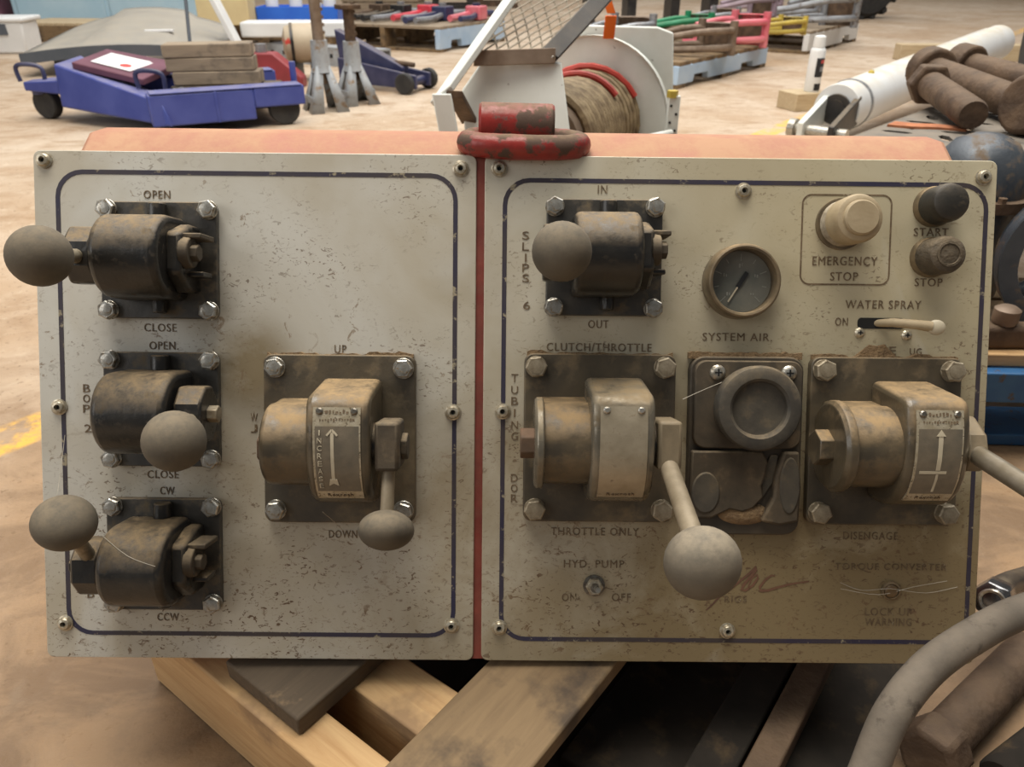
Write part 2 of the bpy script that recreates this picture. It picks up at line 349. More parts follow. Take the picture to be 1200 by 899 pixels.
# ------------------------------------------------------------------ the control console
PM = Matrix.Translation((.00167, .51111, .29020)) @ Matrix.Rotation(.00462, 4, 'Z') @ Matrix.Rotation(1.12753, 4, 'X') @ Matrix.Rotation(-.01215, 4, 'Z')
PI_ = PM.inverted()
PO = PI_ @ Vector((0, 0, CAM_H))
PW, PH = .735, .3947
def pl(px, py, w=0.0):                 # point of the console face (u right, v up, w proud of the face)
    d = PI_.to_3x3() @ ray(px, py); t = (w - PO.z) / d.z
    return PO + d * t
console = empty('control_console'); console.matrix_world = PM
tag(console, 'dusty two-panel drilling rig control console with lever valves, gauge and push buttons', 'control panel')
KM = .00065                            # metres per picture pixel on the face

# housing, built in face coordinates from world offsets
def w2l(v): return PI_.to_3x3() @ Vector(v)
back, up = w2l((0, 1, 0)), w2l((0, 0, 1))
hl, hr = -PW / 2 + .030, PW / 2 - .028
tl, tr, bl, br = (Vector((hl, PH / 2 - .004, -.004)), Vector((hr, PH / 2 - .004, -.004)), Vector((hl, -PH / 2 + .008, -.004)), Vector((hr, -PH / 2 + .003, -.004)))
hb = MB(); rows = []
for a, c in ((tl, bl), (tr, br)):
    rows.append([c, a, a + back * .027 + up * .0135, a + back * .050 + up * .0125, a + back * .14 - up * .006, a + back * .14 - up * ((PM @ a).z - .1085)])
n = len(rows[0]); hb.add(rows[0] + rows[1], [tuple(range(n)), tuple(range(n, 2 * n))] + [(i, (i + 1) % n, n + (i + 1) % n, n + i) for i in range(n)])
tag(hb.build('housing', M['box_red'], console, bevel=.004), 'dusty red sheet-metal housing')

seam = (pl(562, 480).x)
def plate_outline(x0, x1, y0, y1, rr): return rrect(x0, y0, x1, y1, rr, 4)
plates = []
for x0, x1, lab in ((-PW / 2, pl(556.5, 480).x, 'pale face plate with three small valves and one large valve'), (pl(566, 480).x, PW / 2, 'pale face plate with gauge, push buttons and valves')):
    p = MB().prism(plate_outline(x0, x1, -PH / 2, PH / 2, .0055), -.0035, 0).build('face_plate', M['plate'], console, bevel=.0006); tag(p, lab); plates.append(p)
P1, P2 = plates
MB().box((seam, 0, -.0034), (.016, PH - .002, .004)).build('seam_strip', M['red'], console)

def border(parent, px0, py0, px1, py1, w=.0034, r=.019):
    a, c = pl(px0, py0), pl(px1, py1); x0, x1, y0, y1 = a.x, c.x, c.y, a.y
    o = rrect(x0 - w / 2, y0 - w / 2, x1 + w / 2, y1 + w / 2, r + w / 2, 6); i = rrect(x0 + w / 2, y0 + w / 2, x1 - w / 2, y1 - w / 2, r - w / 2, 6); n = len(o)
    mb = MB(); mb.add([(x, y, .0003) for x, y in o] + [(x, y, .0003) for x, y in i] + [(x, y, 0) for x, y in o] + [(x, y, 0) for x, y in i],
        [(k, (k + 1) % n, n + (k + 1) % n, n + k) for k in range(n)] + [(k, 2 * n + k, 2 * n + (k + 1) % n, (k + 1) % n) for k in range(n)] + [(n + k, n + (k + 1) % n, 3 * n + (k + 1) % n, 3 * n + k) for k in range(n)])
    return mb.build('border_line', M['stripe'], parent)
border(P1, 67, 201, 531, 745); border(P2, 592, 211, 1131, 753)
border(P2, 941, 228, 1041, 334, .0012, .007).data.materials[0] = M['ink']

FONT_CACHE = {}
def text_mesh(s, ext=0.0):
    key = s
    cu = bpy.data.curves.new('t', 'FONT'); cu.body = s; cu.size = 1; cu.extrude = .02; cu.resolution_u = 3; cu.space_character = 1.15
    o = bpy.data.objects.new('t', cu); COL.objects.link(o)
    bpy.context.view_layer.update()
    me = bpy.data.meshes.new_from_object(o.evaluated_get(bpy.context.evaluated_depsgraph_get()))
    bpy.data.objects.remove(o); bpy.data.curves.remove(cu); return me
def fit_text(s, w, h, th=.0004, bold=0.0):
    me = text_mesh(s); xs = [v.co.x for v in me.vertices]; ys = [v.co.y for v in me.vertices]
    x0, x1, y0, y1 = min(xs), max(xs), min(ys), max(ys); kx = w / max(x1 - x0, 1e-6); ky = h / max(y1 - y0, 1e-6)
    for v in me.vertices: v.co = ((v.co.x - (x0 + x1) / 2) * kx, (v.co.y - (y0 + y1) / 2) * ky, th if v.co.z > 0 else 0)
    return me
def txt(parent, s, px, py, wpx, hpx=9.5, m='ink'):
    o = bpy.data.objects.new('lettering', fit_text(s, wpx * KM, hpx * KM)); COL.objects.link(o); o.data.materials.append(M[m]); o.parent = parent
    o.location = pl(px, py, .0001); return o
def vtxt(parent, s, px, pys, hpx=9.5, wpx=8):
    me = None; bm = bmesh.new()
    c = pl(px, pys[0], .0001)
    for ch, py in zip(s, pys):
        g = fit_text(ch, (2 if ch == 'I' else wpx) * KM, hpx * KM); d = pl(px, py, .0001) - c
        for v in g.vertices: v.co += d
        bm.from_mesh(g); bpy.data.meshes.remove(g)
    me = bpy.data.meshes.new('lettering'); bm.to_mesh(me); bm.free()
    o = bpy.data.objects.new('lettering', me); COL.objects.link(o); me.materials.append(M['ink']); o.parent = parent; o.location = c; return o
for a in (('OPEN', 184, 228, 31), ('CLOSE', 188, 384, 38), ('OPEN.', 192, 405, 34), ('CLOSE', 191, 556, 37), ('CW', 196, 575, 17), ('CCW', 197, 723, 26), ('UP', 399, 409, 14), ('DOWN', 402, 626, 34)): txt(P1, *a)
vtxt(P1, 'BOP', 101.5, (455, 467, 479)); vtxt(P1, '2', 103, (502,)); vtxt(P1, 'PO', 105, (598, 613)); vtxt(P1, 'UB', 106.5, (684, 696)); vtxt(P1, 'WJ', 298, (489, 502))
for a in (('IN', 706, 222, 11), ('OUT', 701, 380, 24), ('SYSTEM AIR.', 864, 395, 83), ('EMERGENCY', 990, 306, 77, 10.5), ('STOP', 989, 324, 33, 10), ('START', 1091, 272, 41), ('STOP', 1088, 331, 33),
          ('WATER SPRAY', 1035, 357, 90, 10), ('ON', 986, 377, 15), ('CLUTCH/THROTTLE', 702, 407, 125), ('THROTTLE ONLY', 697, 623, 106), ('HYD. PUMP', 696, 661, 73), ('ON-', 669, 700, 22), ('OFF', 728, 700, 23),
          ('TORQUE CONVERTER', 1044, 665, 136), ('LOCK UP', 1041, 717, 57), ('WARNING', 1041, 729, 57), ('DISENGAGE', 1020, 628, 66), ('RIGS', 862, 702, 27, 8), ('E', 1046, 411, 8), ('UG', 1073, 412, 14, 8)): txt(P2, *a)
vtxt(P2, 'SLIPS', 616, (276, 289, 302, 314, 326)); vtxt(P2, '6', 617, (358,)); vtxt(P2, 'TUBING', 603, (443, 457, 470, 484, 498, 511)); vtxt(P2, 'DOR', 602.5, (560, 572, 584))
# painted script flourish above RIGS
def script(parent, paths, w):
    mb = MB()
    for pts in paths:
        L = [pl(x, y, 0) for x, y in pts]; n = len(L); vs = []
        for i, p in enumerate(L):
            t = (L[min(i + 1, n - 1)] - L[max(i - 1, 0)]).normalized(); s = Vector((-t.y, t.x, 0)); ww = w * (.35 + .65 * math.sin(math.pi * (i + .5) / n))
            vs += [p + s * ww + Vector((0, 0, .0004)), p - s * ww + Vector((0, 0, .0004))]
        mb.add(vs, [(2 * i, 2 * i + 1, 2 * i + 3, 2 * i + 2) for i in range(n - 1)])
    return mb.build('script_lettering', M['script'], parent)
M['script'] = mat('brown_script_paint', (.17, .085, .05), (.12, .06, .04), .6, ns=40, bstr=0)
script(P2, [[(827, 715), (834, 709), (842, 700), (856, 690), (868, 680), (879, 671), (886, 664), (886, 668), (878, 677), (871, 686), (869, 691), (873, 692), (882, 686), (888, 677), (887, 673), (881, 677), (877, 686), (878, 690)],
            [(908, 675), (904, 674), (896, 680), (890, 688), (891, 692), (899, 692), (912, 688), (928, 684), (948, 681)]], .0011)

# ---- screws
def make_screw():
    mb = MB(.00112).lathe([(5.6, 0), (5.6, .9), (4.6, 1.2), (4.5, 2.4), (3.6, 3.5), (2.0, 3.9), (1.8, 1.5)], n=20)
    return mb.mesh('screw')
SCREW = make_screw()
SOCK = MB(.001).lathe([(1.75, 0), (1.75, 1.9)], n=6).mesh('socket')
def screw(px, py, label=None):
    o = bpy.data.objects.new('panel_screw', SCREW); COL.objects.link(o); o.parent = console; o.location = pl(px, py)
    if not SCREW.materials: SCREW.materials.append(M['zincscrew'])
    o.rotation_euler = (0, 0, random.random() * 6)
    d = MB(.001); a = pl(px, py)
    q = bpy.data.objects.new('hex_socket', SOCK); COL.objects.link(q); q.parent = o
    if not SOCK.materials: SOCK.materials.append(M['hole'])
M['zincscrew'] = mat('worn_button_screw', (.56, .52, .42), (.34, .28, .19), .33, .6, ns=400)
for p in ((52, 188), (540, 198), (70, 477), (531, 483), (77, 730), (529, 733), (585, 198), (589, 482), (585, 735), (871, 224), (852, 739), (1152, 208), (1121, 744)): screw(*p)

# ---- bolts shared by the valves
def bolt_mesh(rw, rh, h):
    mb = MB(.001).lathe([(rw, 0), (rw, 1.2), (rw * .96, 1.5)], n=20)
    mb.lathe([(rh, 1.4), (rh, h - .8), (rh * .86, h)], n=6); mb.lathe([(rh * .62, h - .1), (rh * .62, h + .35), (rh * .5, h + .5)], n=16)
    return mb.mesh('mounting_bolt')
BOLT_S = bolt_mesh(7.4, 7.2, 6.0); BOLT_S.materials.append(M['zinc'])
BOLT_L = bolt_mesh(8.0, 7.4, 6.5); BOLT_L.materials.append(M['zinc'])
BOLT_D = bolt_mesh(8.2, 8.4, 8.0); BOLT_D.materials.append(M['dullbolt'])
def bolts(parent, xy, w, me):
    for x, y in xy:
        o = bpy.data.objects.new('mounting_bolt', me); COL.objects.link(o); o.parent = parent; o.location = (x * .001, y * .001, w * .001); o.rotation_euler = (0, 0, random.random() * 2)

def ball(parent, c, d, rad, axial, m='knob'):
    q = toward(d); prof = []
    mb = MB(.001); K = 18; k = []
    for i in range(K + 1):
        a = math.pi * i / K; r = rad * math.sin(a); h = -axial * math.cos(a)
        k.append((max(r, .3), h))
    mb.lathe(k, Vector(c), d, 32)
    return mb.build('ball_knob', M[m], parent)

# ---- small two-position valves
def small_valve(px, py, side, hubdir, tip, knob, label, fit='boss'):
    c = pl(px, py, .006); c.z = 0
    v = MB(.001)
    v.prism(rrect(-44, -44, 44, 44, 6), 0, 6)
    o = v.build('control_valve', M['blackplate'], console, c, bevel=.0008); tag(o, label)
    prof = [(31, 5), (30, 33)]
    prof += [(30 * math.cos(R(a)), 33 + 28 * math.sin(R(a))) for a in range(12, 180, 12)] + [(-30, 33), (-31, 5)]
    s = side; q = -s
    b = MB(.001); lo, hi = (-26, 22) if s < 0 else (-27, 26)
    b.prism(prof, lo, hi, U); b.build('valve_body', M['black'], o, bevel=.005, seg=3)
    if s < 0:
        nk = MB(.001); nk.prism([(25, 5), (25, 20), (17, 42), (-12, 44), (-25, 26), (-25, 5)], 20, 32, U); nk.build('neck', M['black'], o, bevel=.003)
        ft = MB(.001); ft.cyl((30, 3, 33), (37, 3, 33), 12, 11, n=18); ft.cyl((36, 3, 33), (42, 3, 33), 6.5, n=6); ft.build('end_boss', M['leather'], o, bevel=.0008)
        MB(.001).box((36, 15, 24), (17, 4, 26)).build('lug', M['leather'], o, bevel=.001); MB(.001).box((35, -12, 20), (15, 4, 18)).build('lug', M['black'], o, bevel=.001)
    MB(.001).lathe([(5.5, 0), (5, 3), (2, 4.5)], (-26.5, -2, 30), (-1, 0, 0), 14).build('pivot_stud', M['black'], o)
    pg = MB(.001).cyl((2, 30, 11), (2, 42, 11), 7, 6.5, n=16); pg.build('port_plug', M['black'], o, bevel=.001)
    pg = MB(.001).cyl((2, -30, 10), (2, -40, 10), 6, 5.4, n=8); pg.build('port_plug', M['black'], o, bevel=.001)
    hb_ = MB(.001); a0, a1 = s * 28, s * 48; ax = 34
    oc = [(22 * math.cos(R(22.5 + 45 * k)), ax + 18 * math.sin(R(22.5 + 45 * k))) for k in range(8)]
    hb_.prism(oc, min(a0, a1), max(a0, a1), U); hub = hb_.build('lever_hub', M['black'], o, bevel=.002)
    nt = MB(.001).cyl((s * 46, 0, ax), (s * 55, 0, ax), 6.5, n=6); nt.build('shaft_nut', M['dullbolt'] if s > 0 else M['black'], o, bevel=.0008)
    kb = Vector(tip); st = Vector((s * 38, 0, ax)); d = (kb - st).normalized()
    MB(.001).cyl(st + d * 10, kb, 5.2, 4.6, n=14).build('lever', M['dullbolt'], o)
    ball(o, kb, knob[2] if len(knob) > 2 else d, knob[0], knob[1])
    bolts(o, [(x, y) for x in (-38, 38) for y in (-38, 38)], 6, BOLT_S)
    return o
small_valve(186, 305, -1, 0, (-38, -6, 92), (19.8, 19.5), 'black lever valve marked open and close beside the plate edge')
small_valve(189, 480, 1, 0, (47, -12, 92), (20.2, 19.8), 'dusty lever valve marked BOP 2, ball knob in front of its body')
small_valve(192, 650, -1, 0, (-31, 44, 84), (20.3, 17.0, Vector((.35, .8, .48))), 'black lever valve marked CW and CCW, lever tipped up')
small_valve(708, 302, -1, 0, (-38, -5, 92), (19.6, 19.3), 'black lever valve marked in and out beside the word slips')

# ---- large graduated valves
ARCH = [(-44, 7), (-44, 28), (-42, 38), (-37, 48), (-29, 56), (-18, 61.5), (-5, 64.5), (8, 65.3), (20, 64.8), (31, 63), (36, 60), (38.5, 55), (47, 12), (47, 7)]
FRONT = ARCH[3:10]
def front_pt(v, off=0.0):
    for (a, b), (c, d) in zip(FRONT, FRONT[1:]):
        if a <= v <= c:
            t = (v - a) / (c - a); n = Vector((-(d - b), c - a)).normalized(); return Vector((v + n.x * off, b + (d - b) * t + n.y * off)), math.atan2(d - b, c - a)
    return Vector(FRONT[-1]), 0
def strip(vs, u0, u1, off, th):
    mb = MB(.001); n = len(vs); top = []; bot = []
    for v in vs:
        a, _ = front_pt(v, off + th); b, _ = front_pt(v, off - .2); top.append(a); bot.append(b)
    out = [(p.x, p.y) for p in top] + [(p.x, p.y) for p in reversed(bot)]
    return mb.prism(out, u0, u1, U)
def on_front(parent, name, me, u, v, off, m):
    p, a = front_pt(v, off)
    o = bpy.data.objects.new(name, me); COL.objects.link(o); me.materials.append(m); o.parent = parent
    o.location = (u * .001, p.x * .001, p.y * .001); o.rotation_euler = (a, 0, 0); return o
def worn_print(w, h, n, seed):          # print rubbed away past reading: a row of small uneven strokes
    rnd = random.Random(seed); mb = MB(.001); x = -w / 2
    for k in range(n):
        c = w / n; kw = c * rnd.uniform(.3, .75); kh = h * rnd.uniform(.35, 1); mb.box((x + c / 2, rnd.uniform(-.2, .2) * h, .15), (kw, kh, .3)); x += c
    return mb.mesh('worn_print')
def span(a, b, n=9): return [a + (b - a) * i / (n - 1) for i in range(n)]
def large_valve(px, py, kind, tip, knob, rod, label):
    c = pl(px, py, .008); c.z = 0
    body_m, arch_m, plate_m = {'winch': (M['olive'], M['olive'], M['olive_plate']), 'clutch': (M['olive'], M['grey_arch'], M['olive_plate']), 'torque': (M['olive'], M['olive'], M['olive_plate'])}[kind]
    o = MB(.001).prism(rrect(-58, -65, 58, 65, 7), 0, 8).build('control_valve', plate_m, console, c, bevel=.001); tag(o, label)
    MB(.001).prism(ARCH, -12, 33, U).build('arch_housing', arch_m, o, bevel=.0045, seg=3)
    end = -49 if kind != 'winch' else -46
    prof = [(30 * math.cos(R(a)), 33 + 29 * math.sin(R(a))) for a in range(-10, 191, 12)]; prof = [(32, 6)] + prof + [(-32, 6)]
    MB(.001).prism(prof, end, -8, U).build('barrel', body_m, o, bevel=.004 if kind != 'clutch' else .0015, seg=3)
    if kind == 'winch':
        MB(.001).cyl((end - 7, -3, 30), (end + 2, -3, 30), 13, 12, n=6).build('end_nut', M['rustnut'], o, bevel=.001)
    elif kind == 'clutch':
        MB(.001).lathe([(31, -5), (33.5, -4), (33.5, 0), (31.5, 2)], (end, 0, 33), (-1, 0, 0), 36).build('end_flange', M['grey_arch'], o, bevel=.0006)
        MB(.001).cyl((end - 12, -1, 30), (end + 2, -1, 30), 11.5, n=6).build('end_nut', M['rustnut'], o, bevel=.001)
    else:
        MB(.001).lathe([(33, -4), (34, -2), (34, 2), (31, 5)], (end, 0, 33), (-1, 0, 0), 36).build('end_flange', M['olive'], o, bevel=.0006)
        MB(.001).cyl((end - 15, -1, 33), (end + 2, -1, 33), 13.5, n=6).build('end_nut', M['olive'], o, bevel=.001)
    # name plate curved over the arch
    u0, u1 = -6, 27
    np_ = strip(span(-36, 30, 12), u0, u1, 0, .8).build('name_plate', M['name_blank'] if kind == 'clutch' else M['name_metal'], o)
    if kind != 'clutch':
        strip(span(-29.5, 17, 10), u0 + 1.5, u1 - 1.2, .8, .25).build('scale_field', M['name_dark'], o)
        on_front(o, 'worn_print', worn_print(17, 3.2, 7, px), 10.5, 26.5, .85, M['ink']); on_front(o, 'worn_print', worn_print(25, 2.2, 13, px + 1), 10.5, 21.5, .85, M['ink'])
        on_front(o, 'lettering', fit_text('Rexroth', 18 * .001, 3.2 * .001), 10.5, -32.8, .9, M['ink'])
    else:
        on_front(o, 'lettering', fit_text('Rexroth', 20 * .001, 3 * .001), 10.5, -33.0, .9, M['ink'])
    if kind == 'winch':
        for k, ch in enumerate('INCREASE'): on_front(o, 'lettering', fit_text(ch, (.9 if ch == 'I' else 3.0) * .001, 3.7 * .001), -1.3, 12.5 - k * 5.4, 1.15, M['name_light'])
        ar = strip(span(-23, 13, 8), 6.3, 8.6, 1.05, .2); ar.build('scale_arrow', M['name_light'], o)
        ah = MB(.001)
        for sx in (1, -1): ah.box((7.4 + sx * 1.9, 0, 0), (5.4, 1.4, .4), Matrix.Translation((7.4 + sx * 1.9, 0, 0)) @ Matrix.Rotation(-sx * R(48), 4, 'Z') @ Matrix.Translation((-7.4 - sx * 1.9, 0, 0)))
        p, a = front_pt(12.5, 1.3); ah.build('arrow_head', M['name_light'], o, (0, p.x * .001, p.y * .001), (a, 0, 0))
        ft = MB(.001).prism([(4, -3.5), (7.4, -1.5), (11, -3.5), (10, 2), (5, 2)], 0, .4); p, a = front_pt(-22, 1.2); ft.build('arrow_tail', M['name_light'], o, (0, p.x * .001, p.y * .001), (a, 0, 0))
    if kind == 'torque':
        strip(span(-12, 13, 8), 9.3, 12.4, 1.05, .2).build('scale_arrow', M['name_light'], o)
        ah = MB(.001).prism([(7.6, 0), (14.2, 0), (10.9, 4.5)], 0, .4); p, a = front_pt(12, 1.2); ah.build('arrow_head', M['name_light'], o, (0, p.x * .001, p.y * .001), (a, 0, 0))
        strip(span(-14.5, -12.6, 2), -2, 17, 1.05, .2).build('scale_bar', M['name_light'], o)
        strip(span(-28, -15, 5), 10.0, 11.6, 1.05, .2).build('scale_line', M['name_light'], o)
    for x in (-1.5, 22.5):
        p, a = front_pt(27.2, .8); s_ = MB(.001).lathe([(2.6, 0), (2.5, .8), (1.6, 1.6)], n=14).build('plate_screw', M['screw'] if kind != 'clutch' else M['zinc'], o, (x * .001, p.x * .001, p.y * .001), (a, 0, 0))
    # hub, lever and knob
    hub = MB(.001)
    if kind == 'torque': hub.prism([(22, 24), (24, 40), (12, 56), (-4, 60), (-15, 52), (-15, 30)], 35, 50, U)
    else: hub.box((44, 2, 44), (17, 35, 32))
    hub.build('lever_hub', M['leather'] if kind == 'winch' else M['tanhub'], o, bevel=.0025)
    MB(.001).cyl((30, 2, 40), (37, 2, 40), 15, n=20).build('shaft_collar', M['black'], o)
    if kind == 'winch': MB(.001).cyl((52, 0, 40), (57, 0, 40), 10, n=6).build('shaft_nut', M['leather'], o, bevel=.001)
    st = Vector((44, -9, 47)) if kind != 'torque' else Vector((43, 0, 46)); kb = Vector(tip); d = (kb - st).normalized()
    MB(.001).cyl(st, kb, rod[0], rod[1], n=18).build('lever', M['tanlever'] if kind != 'torque' else M['steelrod'], o)
    ball(o, kb, d if len(knob) < 3 else knob[2], knob[0], knob[1], 'knob' if kind != 'clutch' else 'knob_pale')
    if kind != 'winch': MB(.001).cyl(kb - d * knob[1] * 1.12, kb - d * knob[1] * .8, rod[1] * 1.3, rod[1] * 1.7, n=16).build('knob_collar', M['knob'], o)
    bolts(o, [(x, y) for x in (-49, 49) for y in (-55, 55)], 8, BOLT_L if kind == 'winch' else BOLT_D)
    # dirt caked along the upper edge
    dm = MB(.001); N = 40; lo = []; hi = []
    for i in range(N + 1):
        x = -56 + 112 * i / N; h = 66.0 + 2.6 * noise.noise((x * .07 + px * .37, 1.3, .2)) + 1.8 * noise.noise((x * .23, px * .31, .7))
        lo.append((x, 62)); hi.append((x, h))
    dm.prism(lo + hi[::-1], .2, 5.0); dm.build('caked_dirt', M['dirt'], o)
    return o
M['rustnut'] = mat('rusty_nut', (.17, .10, .06), (.10, .065, .042), .7, .2, ns=60)
M['tanhub'] = mat('dusty_hub', (.13, .105, .066), (.19, .15, .095), .55, ns=50, dust=.5)
M['knob_pale'] = mat('pale_dusty_top_lit_knob', (.098, .085, .066), (.135, .118, .09), .7, ns=40, dust=.85, dz=(.15, .98), dcol=(.30, .25, .18), bs=500, bstr=.12)  # dust plus painted top light: pale above, dark underneath
large_valve(398, 515, 'winch', (44, -57, 60), (19.8, 14.2, Vector((0, -.9, .35))), (4.6, 5), 'dusty valve with increase scale plate and short lever hanging down')
large_valve(702, 514, 'clutch', (46, -55, 147), (23, 20), (6.4, 6.8), 'dusty clutch valve with blank scale plate and long ball lever')
large_valve(1036, 518, 'torque', (44, -24, 150), (22, 20), (7, 6.6), 'dusty torque converter valve with steel lever reaching past the plate edge')

# ---- regulator under SYSTEM AIR
def regulator():
    c = pl(872.5, 523, .008); c.z = 0
    o = MB(.001).prism(rrect(-43.5, -69, 43.5, 69, 11), 0, 9).build('air_regulator', M['leather_plate'], console, c, bevel=.0012); tag(o, 'dusty air regulator with round knob above a broken cover')
    MB(.001).prism(rrect(-41, -1, 41, 66, 9), 8, 14).build('upper_block', M['leather'], o, bevel=.001)
    k = MB(.001).lathe([(24, 13), (27, 15), (31.5, 18), (32, 27), (30.5, 29.5), (28, 30.5), (22.5, 30.5), (20.5, 29), (20, 25), (14, 24.4), (.5, 25.4)], (4, 31, 0), (0, 0, 1), 44)
    k.build('regulator_knob', M['rubber'], o)
    for x, y in ((-24, 57), (30, 57)):
        s_ = MB(.001).lathe([(6, 14), (5.8, 15.4), (4.4, 16.8), (2, 17.4)], (x, y, 0), (0, 0, 1), 18).build('cross_screw', M['zinc'], o)
        for r_ in (0, 90):
            MB(.001).box((x, y, 17.2), (5.5 if r_ else 1.2, 1.2 if r_ else 5.5, .9)).build('screw_slot', M['hole'], o)
    random.seed(3)
    left = [(-42, -3), (12, -3), (16, -10), (15, -20), (12, -30), (14, -38), (6, -47), (-2, -50), (-12, -48), (-26, -55), (-40, -55), (-43, -30)]
    MB(.001).prism(left, 8, 15).build('cover_piece', M['leather'], o, bevel=.0015)
    right = [(28, -3), (40, -3), (42, -30), (41, -57), (26, -60), (12, -57), (16, -48), (21, -38), (22, -22)]
    MB(.001).prism(right, 8, 16).build('cover_piece', M['leather'], o, bevel=.002)
    MB(.001).prism([(12, -20), (20, -6), (26, -6), (22, -28), (14, -40)], 8, 11).build('cover_shard', M['rubber'], o, bevel=.001)
    for x, y, a, b2, hgt in ((-31, -35, 11, 16, 16.2), (33, -29, 8, 22, 17)):
        e = [(x + a * math.cos(R(t)), y + b2 * math.sin(R(t))) for t in range(0, 360, 15)]
        MB(.001).prism(e, 9, hgt).build('finger_pad', M['rubber'], o, bevel=.0012)
    MB(.001).ell((0, -52, 9), (20, 9, 5)).build('dirt_lump', M['dirt'], o)
    dm = MB(.001); N = 34; lo = []; hi = []
    for i in range(N + 1):
        x = -44 + 87 * i / N; lo.append((x, 67)); hi.append((x, 72 + 1.8 * noise.noise((x * .12, 4, 0)) + 1.2 * noise.noise((x * .35, 9, 0))))
    dm.prism(lo + hi[::-1], .2, 6).build('caked_dirt', M['dirt'], o)
M['leather_plate'] = mat('grimy_black_plate', (.035, .029, .021), (.065, .050, .033), .6, ns=40, dust=.6, dz=(.5, 1))
regulator()

# ---- pressure gauge
def gauge():
    c = pl(865, 331, .0); o = MB(.001).lathe([(27.5, 0), (28.5, 2), (28.2, 14), (27, 17.5), (25.8, 18), (24.2, 17.5), (23.6, 15), (23.6, 4), (1, 4)], n=48).build('pressure_gauge', M['gaugering'], console, c); tag(o, 'round air pressure gauge with dark dusty dial')
    MB(.001).lathe([(23.4, 4), (23.4, 6)], n=40).build('dial', M['glass'], o)
    for k in range(9):
        a = R(225 - 270 * k / 8); m_ = Matrix.Translation((0, 0, 6.1)) @ Matrix.Rotation(a, 4, 'Z')
        MB(.001).box((18.5, 0, 0), (5.5 if k % 2 == 0 else 3.5, .7, .2), m_).build('dial_mark', M['dialprint'], o)
    for k in range(5):
        a = R(225 - 67.5 * k); me = worn_print(3.6, 3.0, 2, k); me.materials.append(M['dialprint']); q = bpy.data.objects.new('worn_dial_print', me); COL.objects.link(q); q.parent = o
        q.location = (.0128 * math.cos(a), .0128 * math.sin(a), .0060)
    m_ = Matrix.Translation((0, 0, 7.4)) @ Matrix.Rotation(R(238), 4, 'Z')
    MB(.001).box((11.5, 0, 0), (13, 1.1, .4), m_).build('needle', M['name_light'], o); MB(.001).box((-1.5, 0, -.1), (14, 3.2, .5), m_).build('needle_hub', M['label_black'], o)
M['dialprint'] = mat('pale_dial_print', (.27, .27, .24), None, .6, bstr=0)
gauge()

# ---- push buttons
c = pl(985, 263); o = MB(.001).lathe([(19.5, 0), (19.5, 3), (17.5, 3.4)], n=36).build('emergency_stop_button', M['gaugering'], console, c); tag(o, 'tan dust-coated emergency stop mushroom button')
MB(.001).lathe([(16, 3), (17.4, 4), (16, 5), (17.4, 6), (16, 7), (17.4, 8), (16, 9), (17.4, 10), (16, 11), (15.8, 14)], n=36).build('threaded_collar', M['dullbolt'], o)
MB(.001).lathe([(15.5, 12), (17.6, 14), (17.8, 30), (16.4, 33), (14.5, 34), (13, 34.2), (12.6, 36.5), (11.5, 37.6), (.5, 37.9)], n=36).build('button_cap', M['cream'], o)
for (px, py, lab, m2) in ((1093, 243, 'black rubber start button', 'boot'), (1089, 302, 'cracked black rubber stop button', 'rubberbrown')):
    c = pl(px, py); o = MB(.001).lathe([(15.4, 0), (15.4, 4), (14.4, 6)], n=32).build('push_button', M['gaugering'], console, c); tag(o, lab)
    cap = [(14.2, 5), (14.2, 22), (13, 25.5), (10.5, 27.2), (.5, 27.6)]
    M.setdefault('rubberbrown', mat('cracked_brown_rubber', (.045, .036, .025), (.085, .065, .042), .7, ns=70, dust=.5, bs=300, bstr=.6, bdist=.002))
    MB(.001).lathe(cap, n=32).build('button_boot', M[m2], o)
    if m2 == 'rubberbrown': MB(.001).lathe([(9.5, 26.8), (9.3, 28), (7.6, 28.2), (7.2, 27.2), (.5, 27.3)], n=24).build('boot_crater', M['rubberbrown'], o)

# ---- water spray slide lever
c = pl(1032, 379); o = MB(.001).prism(rrect(-18, -4.2, 18, 4.2, 3), 0, .5).build('water_spray_switch', M['hole'], console, c); tag(o, 'flat pale toggle lever lying in its dark slot')
MB(.001).tube([(-4, 0, -2), (6, .5, 7), (20, -1, 15), (30, -2.5, 18)], [2.8, 3.4, 3.6, 4.2], 12).build('toggle_lever', M['cream'], o)
MB(.001).ell((33, -3, 18.5), (6.8, 5.8, 3)).build('toggle_tip', M['creampale'] if 'creampale' in M else M['name_light'], o)
for px, py in ((1007, 390), (1062, 393)):
    s_ = MB(.001).lathe([(4.1, 0), (4.0, .8), (2.8, 2), (1, 2.4)], n=18).build('switch_screw', M['zincscrew'], console, pl(px, py))
    for r_ in (0, 90): MB(.001).box((0, 0, 2.2), (3.6 if r_ else .9, .9 if r_ else 3.6, .7)).build('screw_slot', M['hole'], s_)

